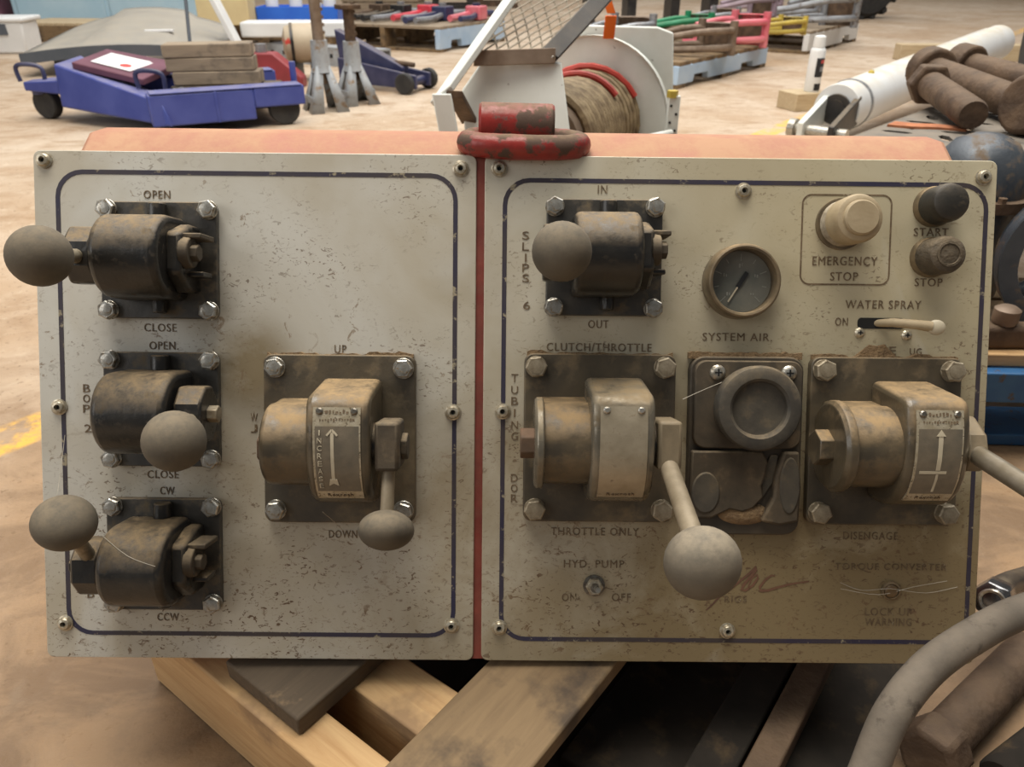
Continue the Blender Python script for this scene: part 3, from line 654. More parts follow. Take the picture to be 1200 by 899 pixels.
# ---- hydraulic pump toggle and warning lamp
c = pl(696, 686); o = MB(.001).lathe([(8.6, 0), (8.6, 1.4), (7.5, 1.6)], n=24).build('pump_toggle_switch', M['screw'], console, c); tag(o, 'small round toggle switch below the words hyd pump')
MB(.001).lathe([(6.8, 1.4), (6.8, 5), (6, 5.8)], n=6).build('lock_nut', M['zincscrew'], o); MB(.001).lathe([(3.6, 5), (3.2, 9)], n=16).build('bushing', M['screw'], o); MB(.001).cyl((0, 0, 7), (1.5, 1, 15), 1.5, 2.2, n=12).build('bat_lever', M['zinc'], o)
c = pl(1043, 692); o = MB(.001).lathe([(7.6, 0), (7.6, 2.2), (6, 2.8), (5.6, 1.6)], n=28).build('warning_lamp', M['gaugering'], console, c); tag(o, 'small round amber warning lamp')
MB(.001).ell((0, 0, 1.4), (5.6, 5.6, 2.6)).build('lamp_lens', M['amber'] if 'amber' in M else M.setdefault('amber', mat('dull_amber_lens', (.15, .095, .045), (.11, .07, .035), .3, ns=60)), o)

# ---- caked dirt hiding the word above the torque valve
dm = MB(.001); c = pl(1022, 413)
out = [(-17, -8), (-13, -2), (-8, 2), (-3, 6), (3, 5), (9, 6.5), (13, 2), (17, -1), (21, -8)]
dm.prism(out, -.2, 1.2).build('caked_dirt', M['dirt'], console, (c.x, c.y, .0002), bevel=.0006)

# ---- cobweb threads
for pts in (((985, 683, 1), (1010, 692, 1), (1043, 690, 6), (1085, 695, 1), (1122, 688, 1)), ((985, 690, 1), (1030, 697, 4), (1070, 688, 2), (1110, 681, 1)), ((62, 610, 70), (70, 560, 20), (76, 510, 1)), ((120, 628, 50), (150, 652, 58), (182, 664, 60)), ((800, 468, 60), (822, 458, 40), (846, 448, 20)), ((378, 600, 50), (392, 612, 20), (405, 625, 2))):
    MB().tube(spline([pl(x, y, w * .001) for x, y, w in pts], 4), .00022, 5).build('cobweb_thread', M['web'], console)
# ---- lifting eye on the top edge
le_c = at(614, 168, .607)
lm = MB(); pts = []
for k in range(40):
    a = 2 * math.pi * k / 40; pts.append((.0425 * math.copysign(abs(math.cos(a)) ** .8, math.cos(a)), 0.0145 * math.copysign(abs(math.sin(a)) ** .8, math.sin(a)), 0))
lm.tube(pts, [.0093 + .0006 * noise.noise((k * .5, 3, 1)) for k in range(40)], 14, closed=True)
le = lm.build('lifting_eye', M['ring_red']); le.parent = console; le.matrix_parent_inverse = Matrix.Identity(4); le.matrix_local = PI_ @ Matrix.Translation(le_c) @ Matrix.Rotation(R(1.5), 4, 'Y')
tag(le, 'chipped red lifting ring')
bz = MB().lathe([(.0150, -.029), (.0165, -.027), (.0165, .027), (.0150, .029)], (0, 0, 0), (1, 0, 0), 22)
b_ = bz.build('eye_bushing', M['ring_red'], le, (-.006, .012, .011)); tag(b_, 'short red barrel with brown dust on top')

# ------------------------------------------------------------------ pallet under the console
def board(parent, name, a, b, width, th, m, bevel=.002, ztop=True):
    """plank from a to b (points on the middle of its top face)"""
    a = Vector(a); b = Vector(b); d = b - a; L = d.length; rz = math.atan2(d.y, d.x)
    o = MB().box((L / 2, 0, -th / 2), (L, width, th)).build(name, m, parent, a, (0, -math.asin(d.z / L), rz), bevel=bevel); return o
pallet = empty('wooden_pallet', (0, .5, 0)); tag(pallet, 'dirty wooden pallet carrying the control console', 'pallet')
pd = Vector((.795, -.606, 0)); pn = Vector((.606, .795, 0))        # stringer and deck directions
def pb(name, c, d, l0, l1, w, th, m):
    c = Vector(c); off = Vector((0, .5, 0)); return board(pallet, name, c + d * l0 - off, c + d * l1 - off, w, th, m)
e0 = gz(368, 858, .0865)
pb('stringer', e0, pd, -.22, .20, .036, .085, M['wood_new'])
pb('stringer', e0 + pn * .070, pd, -.12, .13, .048, .085, M['wood_new'])
pb('stringer', e0 + pn * .42, pd, -.10, .12, .045, .085, M['wood_old'])
d0 = gz(585, 845, .1055)
pb('deck_board', d0, pn, -.16, .62, .083, .0185, M['wood_old'])
d1 = gz(346, 851, .1055)
pb('deck_board', d1 - pd * .048, pn, .004, .62, .09, .0185, M['wood_dirt'])
p = gz(610, 822, 0); o = MB().box((0, 0, .0006), (.42, .30, .0012)).build('shade_sheet', M['grease_shade'], None, (p.x, p.y + .03, 0), (0, 0, R(53))); tag(o, 'thin black sheet added on the floor under the pallet as its shade', 'shade sheet')  # black sheet added where the floor is only in shade
# dark steel beneath the console on the right; the wide plate also stands in for shade
for i, (px, py, rz, lx, ly, th, z0, mm) in enumerate(((893, 846, 53, .32, .22, .010, .0014, 'grease_shade'), (893, 846, 53, .31, .035, .022, .012, 'grease_shade'), (950, 842, 53, .30, .024, .034, .012, 'rust'))):
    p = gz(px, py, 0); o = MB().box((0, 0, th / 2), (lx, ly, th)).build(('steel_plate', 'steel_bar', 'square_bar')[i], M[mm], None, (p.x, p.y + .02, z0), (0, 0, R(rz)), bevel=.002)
    tag(o, ('wide black steel plate standing in for shade on the floor under the console', 'dark flat steel bar lying on the black plate under the console', 'rusty square bar lying on the black plate beside the hose')[i], ('plate', 'bar', 'bar')[i])
# ------------------------------------------------------------------ hose, fitting and rusty bolts on the low right
hp = [at(985, 1010, .27), at(1000, 960, .285), at(1019, 899, .305), at(1046, 836, .325), at(1088, 783, .345), at(1143, 744, .365), at(1200, 716, .385), at(1290, 690, .42)]
hp = [Vector((hp[0].x - .01, hp[0].y - .08, .016))] + [hp[0] + Vector((0, -.02, -.05))] + hp[1:] + [Vector((.62, .50, .18)), Vector((.72, .52, .06)), Vector((.85, .52, .016))]
o = MB().tube(spline(hp), .0112, 18).build('hydraulic_hose', M['hose']); tag(o, 'thick grey rubber hose arching up in front of the console corner', 'hose')
fp = at(1163, 704, .50); fd = (Vector((.60, .60, -.30))).normalized()
fit = empty('hose_fitting', fp); tag(fit, 'dark shiny hex nut fitting on a black hose beside the console', 'fitting')
q = MB().lathe([(.0115, -.002), (.0165, .0), (.0170, .002), (.0170, .022), (.0150, .026)], (0, 0, 0), -fd * -1, 6); q.build('hex_nut', M['chrome'], fit, bevel=.0012)
MB().lathe([(.0112, -.0025), (.0100, -.0035), (.0078, -.0030), (.0075, .006), (.0005, .007)], (0, 0, 0), fd, 24, False).build('threaded_bore', M['zinc'], fit)
MB().lathe([(.0076, -.0012), (.0005, -.0010)], (0, 0, 0), fd, 20, False).build('bore_hole', M['hole'], fit)
MB().tube(spline([fd * .024, fd * .06, Vector((.12, .11, -.075)), Vector((.20, .15, .0115 - fp.z)), Vector((.36, .19, .0115 - fp.z))]), .011, 14).build('hose_tail', M['dark'], fit)

def big_bolt(name, loc, d, r, L, hr, hh, m, label, grp=None, n=6, cat='bolt', roll=0):
    """bolt lying with its head at loc, shank running along d"""
    o = empty(name, loc); tag(o, label, cat, grp); d = Vector(d).normalized()
    h = MB().lathe([(hr * .9, 0), (hr, hh * .12), (hr, hh * .9), (hr * .92, hh)], (0, 0, 0), d, n); h.build('head', m, o, bevel=.003)
    MB().lathe([(r, hh * .9), (r * 1.01, L * .5), (r * .99, L * .97), (r * .88, L)], (0, 0, 0), d, 22).build('shank', m, o); return o
p = gz(1082, 893, .022); big_bolt('rusty_bolt', (p.x, p.y, .026), Vector((.80, .60, -.03)), .0195, .20, .027, .032, M['rust'], 'big rusty hex bolt lying on the floor under the grey hose')
p = gz(1165, 905, .02); o = MB().lathe([(.018, 0), (.020, .004), (.020, .24), (.017, .25)], (0, 0, 0), (.86, .5, 0), 20).build('steel_pin', M['grease_shade'], None, (p.x, p.y - .01, .020)); tag(o, 'plain dark steel pin lying beside the big rusty bolt', 'pin')

# ------------------------------------------------------------------ perforated platform with rusty bolts, right behind the console
PZ = .34
def platform():
    P0 = gz(1000, 160, PZ); o = empty('perforated_platform', (P0.x, P0.y, 0), R(-43)); tag(o, 'dusty black slotted steel platform carrying rusty bolts', 'platform', kind='thing')
    cw, ch, nx, ny, th = .078, .060, 6, 16, .006
    x0, y0 = 0, 0; mb = MB()
    for i in range(nx):
        for j in range(ny):
            cx, cy = x0 + (i + .5) * cw, y0 + (j + .5) * ch
            sl = .026; sw = .0085
            a = R(10 if (i + j) % 2 else -62)
            hole = [(-sl, 0), (-sl * .6, -sw), (sl * .6, -sw), (sl, 0), (sl * .6, sw), (-sl * .6, sw)]
            hole = [(cx + x * math.cos(a) - y * math.sin(a), cy + x * math.sin(a) + y * math.cos(a)) for x, y in hole]
            w, h = cw / 2, ch / 2
            out = [(cx - w, cy), (cx - w, cy - h), (cx + w, cy - h), (cx + w, cy), (cx + w, cy + h), (cx - w, cy + h)]
            if a < 0:   # start the outer ring at the side the turned slot's first corner faces
                out = [(cx, cy + h), (cx - w, cy + h), (cx - w, cy - h), (cx, cy - h), (cx + w, cy - h), (cx + w, cy + h)]
            if j in (0, ny - 1) or (i * 7 + j * 3) % 11 == 0:
                mb.add([(cx - w, cy - h, PZ), (cx + w, cy - h, PZ), (cx + w, cy + h, PZ), (cx - w, cy + h, PZ)], [(0, 1, 2, 3)]); continue
            vs = [(x, y, PZ) for x, y in out] + [(x, y, PZ) for x, y in hole] + [(x, y, PZ - th) for x, y in hole]
            fs = [(k, (k + 1) % 6, 6 + (k + 1) % 6, 6 + k) for k in range(6)] + [(6 + k, 6 + (k + 1) % 6, 12 + (k + 1) % 6, 12 + k) for k in range(6)]
            mb.add(vs, fs)
    d = mb.build('slotted_deck', M['plateblack'], o)
    W, H = nx * cw, ny * ch
    for (cx, cy, lx, ly) in ((x0 + W / 2, y0, W, .012), (x0 + W / 2, y0 + H, W, .012), (x0, y0 + H / 2, .012, H), (x0 + W, y0 + H / 2, .012, H)):
        MB().box((cx, cy, PZ - .0205), (lx, ly, .04)).build('edge_rail', M['dark'], o, bevel=.002)
    for sx in (0, 1):
        for sy in (0, 1): zb = .1455 if sx and not sy else 0; MB().box((x0 + .03 + sx * (W - .06), y0 + .03 + sy * (H - .06), (PZ - .02 + zb) / 2), (.045, .045, PZ - .02 - zb)).build('leg', M['dark'], o, bevel=.003)
platform()
def onplat(px, py, dz=0.0): return gz(px, py, PZ + dz)
def laid(head, tail, r, hr, hh, label, n, z0=PZ):
    A, B = gz(*head, z0 + r), gz(*tail, z0 + r); d = B - A
    A.z = z0 + hr + .004; B.z = z0 + r + .004; d = B - A
    return big_bolt('rusty_bolt', A, d, r, d.length, hr, hh, M['rust'], label, n=n)
laid((1083, 108), (1140, 138), .0255, .040, .036, 'short rusty hex bolt lying across the slotted platform', 6)
laid((1082, 92), (1196, 126), .029, .046, .05, 'long rusty round-headed bolt on the slotted platform', 20)
laid((1118, 84), (1215, 100), .028, .044, .05, 'rearmost rusty round-headed bolt on the slotted platform', 20)
laid((1194, 138), (1260, 132), .030, .048, .05, 'stubby rusty bolt at the end of the slotted platform', 20)
p = onplat(1082, 149); mb = MB()
o = mb.prism([(-.06, -.018), (-.02, -.024), (.02, -.016), (.065, -.020), (.06, .006), (.02, .018), (-.01, .012), (-.045, .02)], 0, .004).build('rust_flake', mat('orange_rust_flake', (.42, .16, .07), (.30, .11, .05), .9, ns=60), None, (p.x, p.y, PZ), (0, 0, R(-20))); tag(o, 'orange rust flake lying on the slotted platform', 'rust flake')

# ---- blue pallet with castings at the right edge
bp = empty('blue_pallet', (1.0, .88, 0), R(-3)); tag(bp, 'scuffed blue wooden pallet behind the console edge', 'pallet')
for k in range(3): board(bp, 'deck_board', (-.42, .045 + k * .1, .145), (.40, .045 + k * .1, .145), .088, .018, M['wood_new'] if k == 0 else M['wood_old'])
for k in range(3): MB().box((-.385 + k * .375, .145, .0725), (.045, .29, .105)).build('stringer', M['oldblue'], bp, bevel=.003)
MB().box((-.01, -.01, .105), (.82, .018, .044)).build('lead_board', M['oldblue'], bp, bevel=.002)
for k in range(2): board(bp, 'bottom_board', (-.42, .045 + k * .2, .019), (.40, .045 + k * .2, .019), .08, .018, M['oldblue'])
pz = .1455
o = empty('cast_pulley', (.752, .957, pz)); tag(o, 'blue grey cast pulley wheel standing behind the console edge', 'pulley')
ax = Vector((-.35, -.93, .10)).normalized(); cc = Vector((0, 0, .105))
MB().lathe([(.08, -.022), (.102, -.022), (.102, -.014), (.088, -.005), (.088, .005), (.102, .014), (.102, .022), (.08, .022), (.076, .0), (.08, -.022)], cc, ax, 40, False).build('rim', M['pulley'], o)
MB().lathe([(.03, -.028), (.03, .028), (.015, .029), (.015, -.029)], cc, ax, 28).build('hub', M['pulley'], o)
qm = toward(ax)
for k in range(5):
    a = 2 * math.pi * k / 5; d = qm @ Vector((math.cos(a), math.sin(a), 0)); MB().cyl(cc + d * .024, cc + d * .082, .012, .010, n=12).build('spoke', M['pulley'], o)
o = empty('machine_casting', (.650, .935, pz)); tag(o, 'low rusty brown machine casting on the front of the blue pallet', 'casting')
MB().box((-.012, -.010, .016), (.10, .026, .032)).build('foot', M['rust'], o, bevel=.006); MB().lathe([(.014, .032), (.016, .036), (.016, .052), (.010, .056)], (.0, -.008, 0), (0, 0, 1), 20).build('boss', M['browniron'], o)
o = empty('gear_housing', (.660, 1.095, pz)); tag(o, 'dark domed gear housing beside the slotted platform', 'housing')
MB().lathe([(.060, 0), (.066, .02), (.066, .17), (.060, .205), (.04, .232), (.018, .242), (.003, .244)], (0, 0, 0), (0, 0, 1), 36).build('dome', M['pulley'], o)
MB().lathe([(.078, .15), (.078, .165), (.066, .165), (.066, .15)], (0, 0, 0), (0, 0, 1), 36).build('flange', M['rust'], o)
for k in range(8):
    a = k * math.pi / 4; MB().lathe([(.006, .165), (.006, .172)], (.072 * math.cos(a), .072 * math.sin(a), 0), (0, 0, 1), 6).build('flange_bolt', M['rust'], o)

# ------------------------------------------------------------------ white winch behind the console
def quad_slab(mb, pts, th, nrm=None):
    P = [Vector(p) for p in pts]; nn = (P[1] - P[0]).cross(P[2] - P[0]).normalized() if nrm is None else Vector(nrm)
    return mb.hexa([p for p in P], [p + nn * th for p in P])
winch = empty('winch', (.12, 1.7, 0)); tag(winch, 'chipped white cable winch with mesh guard and rope drum', 'winch')
off = Vector((.12, 1.7, 0))
def wa(px, py, Y): return at(px, py, Y) - off
def wbuild(mb, name, m, **k): return mb.build(name, m, winch, **k)
# front plate down to the floor
a, b, c_, d_ = wa(541, 101, 1.50), wa(655, 75, 1.52), wa(672, 165, 1.46), wa(545, 165, 1.45)
fb = wa(690, 330, 1.40); fa = wa(558, 330, 1.40); fb.z = fa.z = .05
tpl, tpr = wa(566, 71, 1.512), wa(658, 74, 1.52)
poly = [tpl, tpr, fb, fa, wa(541, 107, 1.50)]
fpm = MB(); fpm.add(poly + [q + Vector((0, .012, .001)) for q in poly], [(0, 1, 2, 3, 4), (9, 8, 7, 6, 5)] + [(k, (k + 1) % 5, 5 + (k + 1) % 5, 5 + k) for k in range(5)])
wbuild(fpm, 'front_plate', M['white'], bevel=.002)
# slanted angle frame with lower strut
def flat_bar(pa, pb_, w, th, side):
    pa, pb_ = Vector(pa), Vector(pb_); s_ = Vector(side).normalized() * w / 2; nn = (pb_ - pa).cross(s_).normalized() * th
    return MB().hexa([pa - s_, pa + s_, pb_ + s_, pb_ - s_], [pa - s_ + nn, pa + s_ + nn, pb_ + s_ + nn, pb_ - s_ + nn])
pa, pt = wa(515, 110, 1.42), wa(625, -45, 1.62)
wbuild(flat_bar(pa, pt, .046, .012, (.8, 0, .6)), 'guard_frame', M['white'], bevel=.002)
wbuild(flat_bar(pa + Vector((.004, .004, 0)), Vector((fa.x, fa.y + .0, .05)), .034, .010, (1, 0, 0)), 'lower_strut', M['white'], bevel=.002)
pb2 = pa + Vector((.012, .05, -.004)); wbuild(flat_bar(pa + Vector((.012, 0, .0)), a + Vector((-.002, -.004, -.06)), .012, .03, (0, 0, 1)), 'strut_web', M['rust'], bevel=.001)
# sloping mesh guard
g0, g1, g2, g3 = wa(558, 66, 1.50), wa(650, 63, 1.52), wa(722, -30, 1.76), wa(622, -30, 1.76)
mesh = MB(); N = 7
def gp(s_, t): return (g0 * (1 - s_) + g1 * s_) * (1 - t) + (g3 * (1 - s_) + g2 * s_) * t
for k in range(-N, N + 1):
    for sg in (1, -1):
        pts = []
        for t in [i / 12 for i in range(13)]:
            s_ = (k / N + t * 1.0) if sg > 0 else (k / N + 1 - t * 1.0)
            if -1e-6 <= s_ <= 1 + 1e-6: pts.append(gp(s_, t) + Vector((0, 0, .0008 * sg)))
        if len(pts) > 1: mesh.tube(pts, .0017, 4)
mo = wbuild(mesh, 'guard_mesh', M['meshbrown'] if 'meshbrown' in M else M.setdefault('meshbrown', mat('brown_expanded_metal', (.20, .165, .12), (.30, .26, .2), .5, .3, ns=30, bstr=0))); mo['kind'] = 'stuff'
wbuild(flat_bar(g0 + Vector((-.005, .0, -.004)), g1 + Vector((.0, 0, -.004)), .026, .010, (0, .2, 1)), 'mesh_lower_rail', M['browniron'], bevel=.001)
wbuild(flat_bar(g1 + Vector((-.008, -.008, .002)), wa(740, -40, 1.78), .034, .012, (.85, 0, -.5)), 'black_side_rail', M['dark'], bevel=.002)
bt = MB().ell(g1 + Vector((-.004, -.006, -.006)), (.006, .006, .006)); wbuild(bt, 'rail_bolt', M['zinc'])
# drum
dc = at(693, 141, 1.86) - off; dax = Vector((.44, 1, -.02)).normalized()
R_ = .182
wbuild(MB().lathe([(R_ * .5, -.004), (R_ - .006, -.006), (R_, -.012), (R_, .006), (R_ * .5, .010)], dc, dax, 56), 'drum_flange', M['white'])
wbuild(MB().lathe([(.090, -.34), (.090, 0)], dc, dax, 32), 'drum_core', M['browniron'])
hx = []; qm = toward(dax)
for k in range(24 * 18):
    a_ = 2 * math.pi * k / 24; rr = .098 + .016 * max(0, 1 - k / 110); hx.append(dc + qm @ Vector((rr * math.cos(a_), rr * math.sin(a_), 0)) - dax * (.012 + .0165 * k / 24))
wbuild(MB().tube(hx, .0095, 6), 'wire_rope', M['rope'])
st = []
for k in range(15):
    a_ = R(150 - k * 14); st.append(dc + qm @ Vector((.120 * math.cos(a_), .120 * math.sin(a_), 0)) - dax * (.02 + .004 * k))
wbuild(MB().tube(st, .008, 8), 'red_strap', M['rope_red'])
st = [dc + qm @ Vector((.111 * math.cos(R(a_)), .111 * math.sin(R(a_)), 0)) - dax * .10 for a_ in range(40, 150, 10)]
wbuild(MB().tube(st, .007, 8), 'red_strap', M['rope_red'])
# side plate behind the flange, rounded, with lifting hole
sp0 = dc + dax * .02; out = []
for x, z in ((-.03, .200), (.130, .198), (.165, .186), (.182, .0), (.190, -.25), (.192, -.36), (-.15, -.36), (-.17, 0), (-.15, .12)): out.append((x, z))
mm_ = Matrix.Translation(sp0) @ Matrix.Rotation(-.16, 4, 'Z') @ Matrix.Rotation(R(90), 4, 'X')
zlow = -(sp0.z) + .002
out = [(x, max(z, zlow)) for x, z in out]
wbuild(MB().prism(out, -.012, 0, mm_), 'side_plate', M['white'], bevel=.003)
wbuild(MB().lathe([(.0155, -.004), (.0155, .006), (.009, .006), (.009, -.004)], sp0 + Vector((.135, -.012, .165)), dax, 20), 'lifting_hole_ring', M['dark'])
# brackets and base
br0 = wa(788, 135, 1.72)
wbuild(MB().box((br0.x, br0.y, br0.z - .10), (.026, .014, .28)), 'perforated_bracket', M['white'], bevel=.002)
for k in range(6): wbuild(MB().cyl((br0.x - .006 + .012 * (k % 2), br0.y - .0085, br0.z + .02 - k * .017), (br0.x - .006 + .012 * (k % 2), br0.y - .006, br0.z + .02 - k * .017), .0028, n=10), 'bracket_hole', M['hole'])
wbuild(MB().cyl((br0.x - .004, br0.y, br0.z + .036), (br0.x - .004, br0.y, br0.z + .050), .012, n=6), 'bracket_nut', M['yellow'])
rod0, rod1 = wa(745, 165, 1.62), wa(786, 156, 1.70)
wbuild(MB().cyl(rod0, rod1, .008, n=12), 'tie_rod', M['white'])
wbuild(MB().box((.0, .0, .025), (.44, .52, .05)), 'base_frame', M['dark'], bevel=.004)
# orange lifting strap
s0, s1, s2 = at(718, -20, 1.80), at(716, 18, 1.80), at(713, 45, 1.81)
sk = MB()
for pA, pB, w_ in ((s1, s2, .024), (s0 + Vector((-.03, 0, .02)), s1 + Vector((0, -.004, .004)), .018)):
    sk.add(flat_bar(pA, pB, w_, .004, (1, 0, 0)).v, [(3, 2, 1, 0), (4, 5, 6, 7), (0, 1, 5, 4), (1, 2, 6, 5), (2, 3, 7, 6), (3, 0, 4, 7)])
so = sk.build('orange_strap', M['orange'], bevel=.001); tag(so, 'bright orange webbing strap hanging on the white winch', 'strap')

# ------------------------------------------------------------------ white tube, spray can and timber on the right
def tube_thing():
    A = at(980, 128, 2.92); B = at(1168, 50, 4.40); d = (B - A).normalized(); L = (B - A).length; r = .086
    o = empty('white_tube', (A.x, A.y, 0)); tag(o, 'long white steel tube with black end clevis on the floor', 'tube'); oo = Vector((A.x, A.y, 0)); a = A - oo
    MB().lathe([(r * .55, .006), (r * .62, 0), (r * .98, 0), (r, .01), (r, L - .01), (r * .8, L)], a, d, 40).build('barrel', M['tubewhite'], o)
    MB().lathe([(r * .62, -.012), (r * .62, .02), (r * .40, .02), (r * .40, -.016)], a, d, 30).build('end_ring', M['dark'], o)
    MB().lathe([(r * 1.04, .10), (r * 1.04, .115), (r, .118), (r, .098)], a, d, 36).build('clamp_band', M['steel'], o)
    s_ = d.cross(Vector((0, 0, 1))).normalized(); u_ = s_.cross(d)
    MB().tube([a + d * .35 + u_ * r * .92 - s_ * .02, a + d * (L - .2) + u_ * r * .92 - s_ * .02], .010, 8).build('side_pipe', M['tubewhite'], o)
    MB().ell(a + d * .28 + u_ * r * .95, (.012, .012, .016)).build('bleed_port', M['yellow'], o)
    # clevis: two dark cheeks and a pin
    for sx in (-1, 1):
        f = MB(); p0 = a + s_ * sx * .055; f.hexa([p0 + u_ * .05 + d * .02, p0 - u_ * .05 + d * .02, p0 - u_ * .085 - d * .19, p0 - u_ * .02 - d * .19], [q + s_ * .022 for q in (p0 + u_ * .05 + d * .02, p0 - u_ * .05 + d * .02, p0 - u_ * .085 - d * .19, p0 - u_ * .02 - d * .19)])
        f.build('clevis_cheek', M['dark'] if sx > 0 else M['white'], o, bevel=.003)
    MB().cyl(a - d * .15 - u_ * .05 - s_ * .10, a - d * .15 - u_ * .05 + s_ * .11, .020, n=18).build('clevis_pin', M['zinc'], o)
    MB().lathe([(.034, -.012), (.034, .012), (.018, .012), (.018, -.012)], a - d * .15 - u_ * .05 - s_ * .085, s_, 24).build('pin_ring', M['zinc'], o)
    return A, B
M['tubewhite'] = mat('dusty_white_tube', (.68, .71, .74), (.60, .62, .63), .45, ns=4, dust=.75, dz=(.45, 1), dcol=(.55, .47, .33), bs=40)
TA, TB = tube_thing()
wb_ = gz(943, 130, 0); wblk = MB().box((0, 0, .0375), (.16, .14, .075)).build('timber_block', M['wood_pale'], None, (wb_.x + .0, wb_.y + .06, 0), (0, 0, R(18)), bevel=.003); tag(wblk, 'short pale timber block under the spray can', 'timber')
def can():
    p = Vector((wb_.x + .035, wb_.y + .06, .0755)); o = empty('spray_can', p, R(-12)); tag(o, 'white spray can with black label on a timber block', 'spray can')
    r = .033
    MB().lathe([(r * .96, 0), (r, .004), (r, .165), (r * .9, .176), (r * .62, .184), (r * .6, .19)], (0, 0, 0), (0, 0, 1), 28).build('can_body', M['whiteplain'], o)
    MB().lathe([(r * .78, .182), (r * .80, .19), (r * .74, .225), (r * .5, .229)], (0, 0, 0), (0, 0, 1), 24).build('cap', M['whiteplain'], o)
    def wrap(name, z0, z1, a0, a1, m):
        q = MB(); n = 10; vs = []
        for k in range(n + 1):
            a = R(a0 + (a1 - a0) * k / n)
            for z in (z0, z1): vs.append(((r + .0006) * math.cos(a), (r + .0006) * math.sin(a), z))
        q.add(vs, [(2 * k, 2 * k + 2, 2 * k + 3, 2 * k + 1) for k in range(n)]); q.build(name, m, o)
    wrap('label', .062, .140, -95, 10, M['label_black']); wrap('label_base', .006, .035, -85, 10, M['label_black'])
    wrap('label_red_mark', .118, .132, -60, -5, M['labelred2'] if 'labelred2' in M else M['label_red']); wrap('label_white_mark', .085, .105, -60, -15, M['steel'])
can()
# far timbers and tyre beside the tube's far end
p = gz(1150, 72, 0); o = MB().box((0, 0, .05), (1.3, .12, .10)).build('long_timber', M['wood_pale'], None, (p.x + .12, p.y + .05, 0), (0, 0, R(-4)), bevel=.004); tag(o, 'pale timber beam under the far end of the white tube', 'timber')
def wheel(name, label, loc, ax, r, w, hub=M['steel'], cat='wheel'):
    o = empty(name, loc); tag(o, label, cat); n = 36
    MB().lathe([(r * .55, -w / 2), (r * .9, -w / 2), (r, -w * .32), (r, w * .32), (r * .9, w / 2), (r * .55, w / 2)], (0, 0, 0), ax, n).build('tyre', M['tyre'], o)
    MB().lathe([(r * .56, -w * .42), (r * .5, -w * .25), (.02, -w * .25)], (0, 0, 0), ax, n, False).build('rim', hub, o)
    for k in range(18):
        a = 2 * math.pi * k / 18; q = toward(ax); d = q @ Vector((math.cos(a), math.sin(a), 0))
        MB().box((0, 0, 0), (r * .09, r * .12, w * .94), Matrix.Translation(d * r * .99) @ (q @ Matrix.Rotation(a, 3, 'Z')).to_4x4()).build('tread_lug', M['tyre'], o)
    return o
wheel('lug_tyre', 'black lugged tyre standing by the far end of the white tube', (3.05, 4.75, .27), (.9, -.4, 0), .27, .22, cat='tyre')
wheel('truck_tyre', 'big black vehicle tyre standing near the far wall', (3.9, 9.6, .55), (.5, -.87, 0), .55, .30, cat='tyre')

# ------------------------------------------------------------------ pallets with drill pipe handling tools
def wood_pallet(label, loc, rz, L, W, H, side=None, deckm='wood_grey'):
    """side board faces -y after rotation; notched stringers run along x"""
    o = empty('tool_pallet', loc, rz); tag(o, label, 'pallet')
    th = .02; n = 8
    for k in range(n):
        x = -L / 2 + (k + .5) * L / n
        board(o, 'deck_board', (x, -W / 2, H), (x, W / 2, H), L / n * .84, th, M[deckm])
    for j, y in enumerate((-W / 2 + .02, 0, W / 2 - .02)):
        q = [(-L / 2, .02), (-L * .35, .02), (-L * .34, H * .42), (-L * .20, H * .42), (-L * .19, .02), (L * .17, .02), (L * .18, H * .42), (L * .32, H * .42), (L * .33, .02), (L / 2, .02), (L / 2, H - th), (-L / 2, H - th)]
        MB().prism(q, -.02, .02, Matrix.Translation((0, y, 0)) @ Matrix.Rotation(R(90), 4, 'X')).build('stringer', M[side] if side and j == 0 else M['wood_old'], o, bevel=.003)
    for k in range(3):
        x = (-1 + k) * (L / 2 - .05); board(o, 'bottom_board', (x, -W / 2, .02), (x, W / 2, .02), .09, .02, M['wood_old'])
    return o
def slip_tool(label, loc, rz, m1, m2, s=1.0, h=.13):
    """gripping tool: an upright curved jaw segment with two long tube handles running off it"""
    o = empty('pipe_slip', loc, rz); tag(o, label, 'tool', 'pipe slips on the pallets')
    n = 9; outer = []; inner = []
    for k in range(n):
        a = R(-75 + 150 * k / (n - 1)); outer.append((.115 * s * math.sin(a), .115 * s * math.cos(a))); inner.append((.082 * s * math.sin(a), .082 * s * math.cos(a)))
    for z0, z1 in ((0, .30), (.70, 1.0)): MB().prism(outer + inner[::-1], h * s * z0, h * s * z1).build('jaw_band', m1, o, bevel=.005)
    core = [(x * .88, y * .88) for x, y in outer]; MB().prism(core + inner[::-1], .005, h * s * .98).build('die_block', M['rust'], o)
    for z in (.28, .82):
        pts = [(.105 * s, .03 * s, h * s * z), (.12 * s, -.04 * s, h * s * z), (.06 * s, -.14 * s, h * s * z - .006), (-.06 * s, -.28 * s, h * s * z * .7), (-.11 * s, -.34 * s, h * s * z * .62)]
        MB().tube(spline(pts, 4), .0165 * s, 10).build('handle', m2, o)
        MB().tube(spline([(-.10 * s, .03 * s, h * s * z), (-.13 * s, -.06 * s, h * s * z), (-.17 * s, -.20 * s, h * s * z * .8)], 4), .0145 * s, 10).build('handle', m2, o)
    for x in (-.11, .11): MB().cyl((x * s, .02 * s, .0), (x * s, .02 * s, h * s * 1.12), .02 * s, n=14).build('hinge_pin', m2, o)
    return o
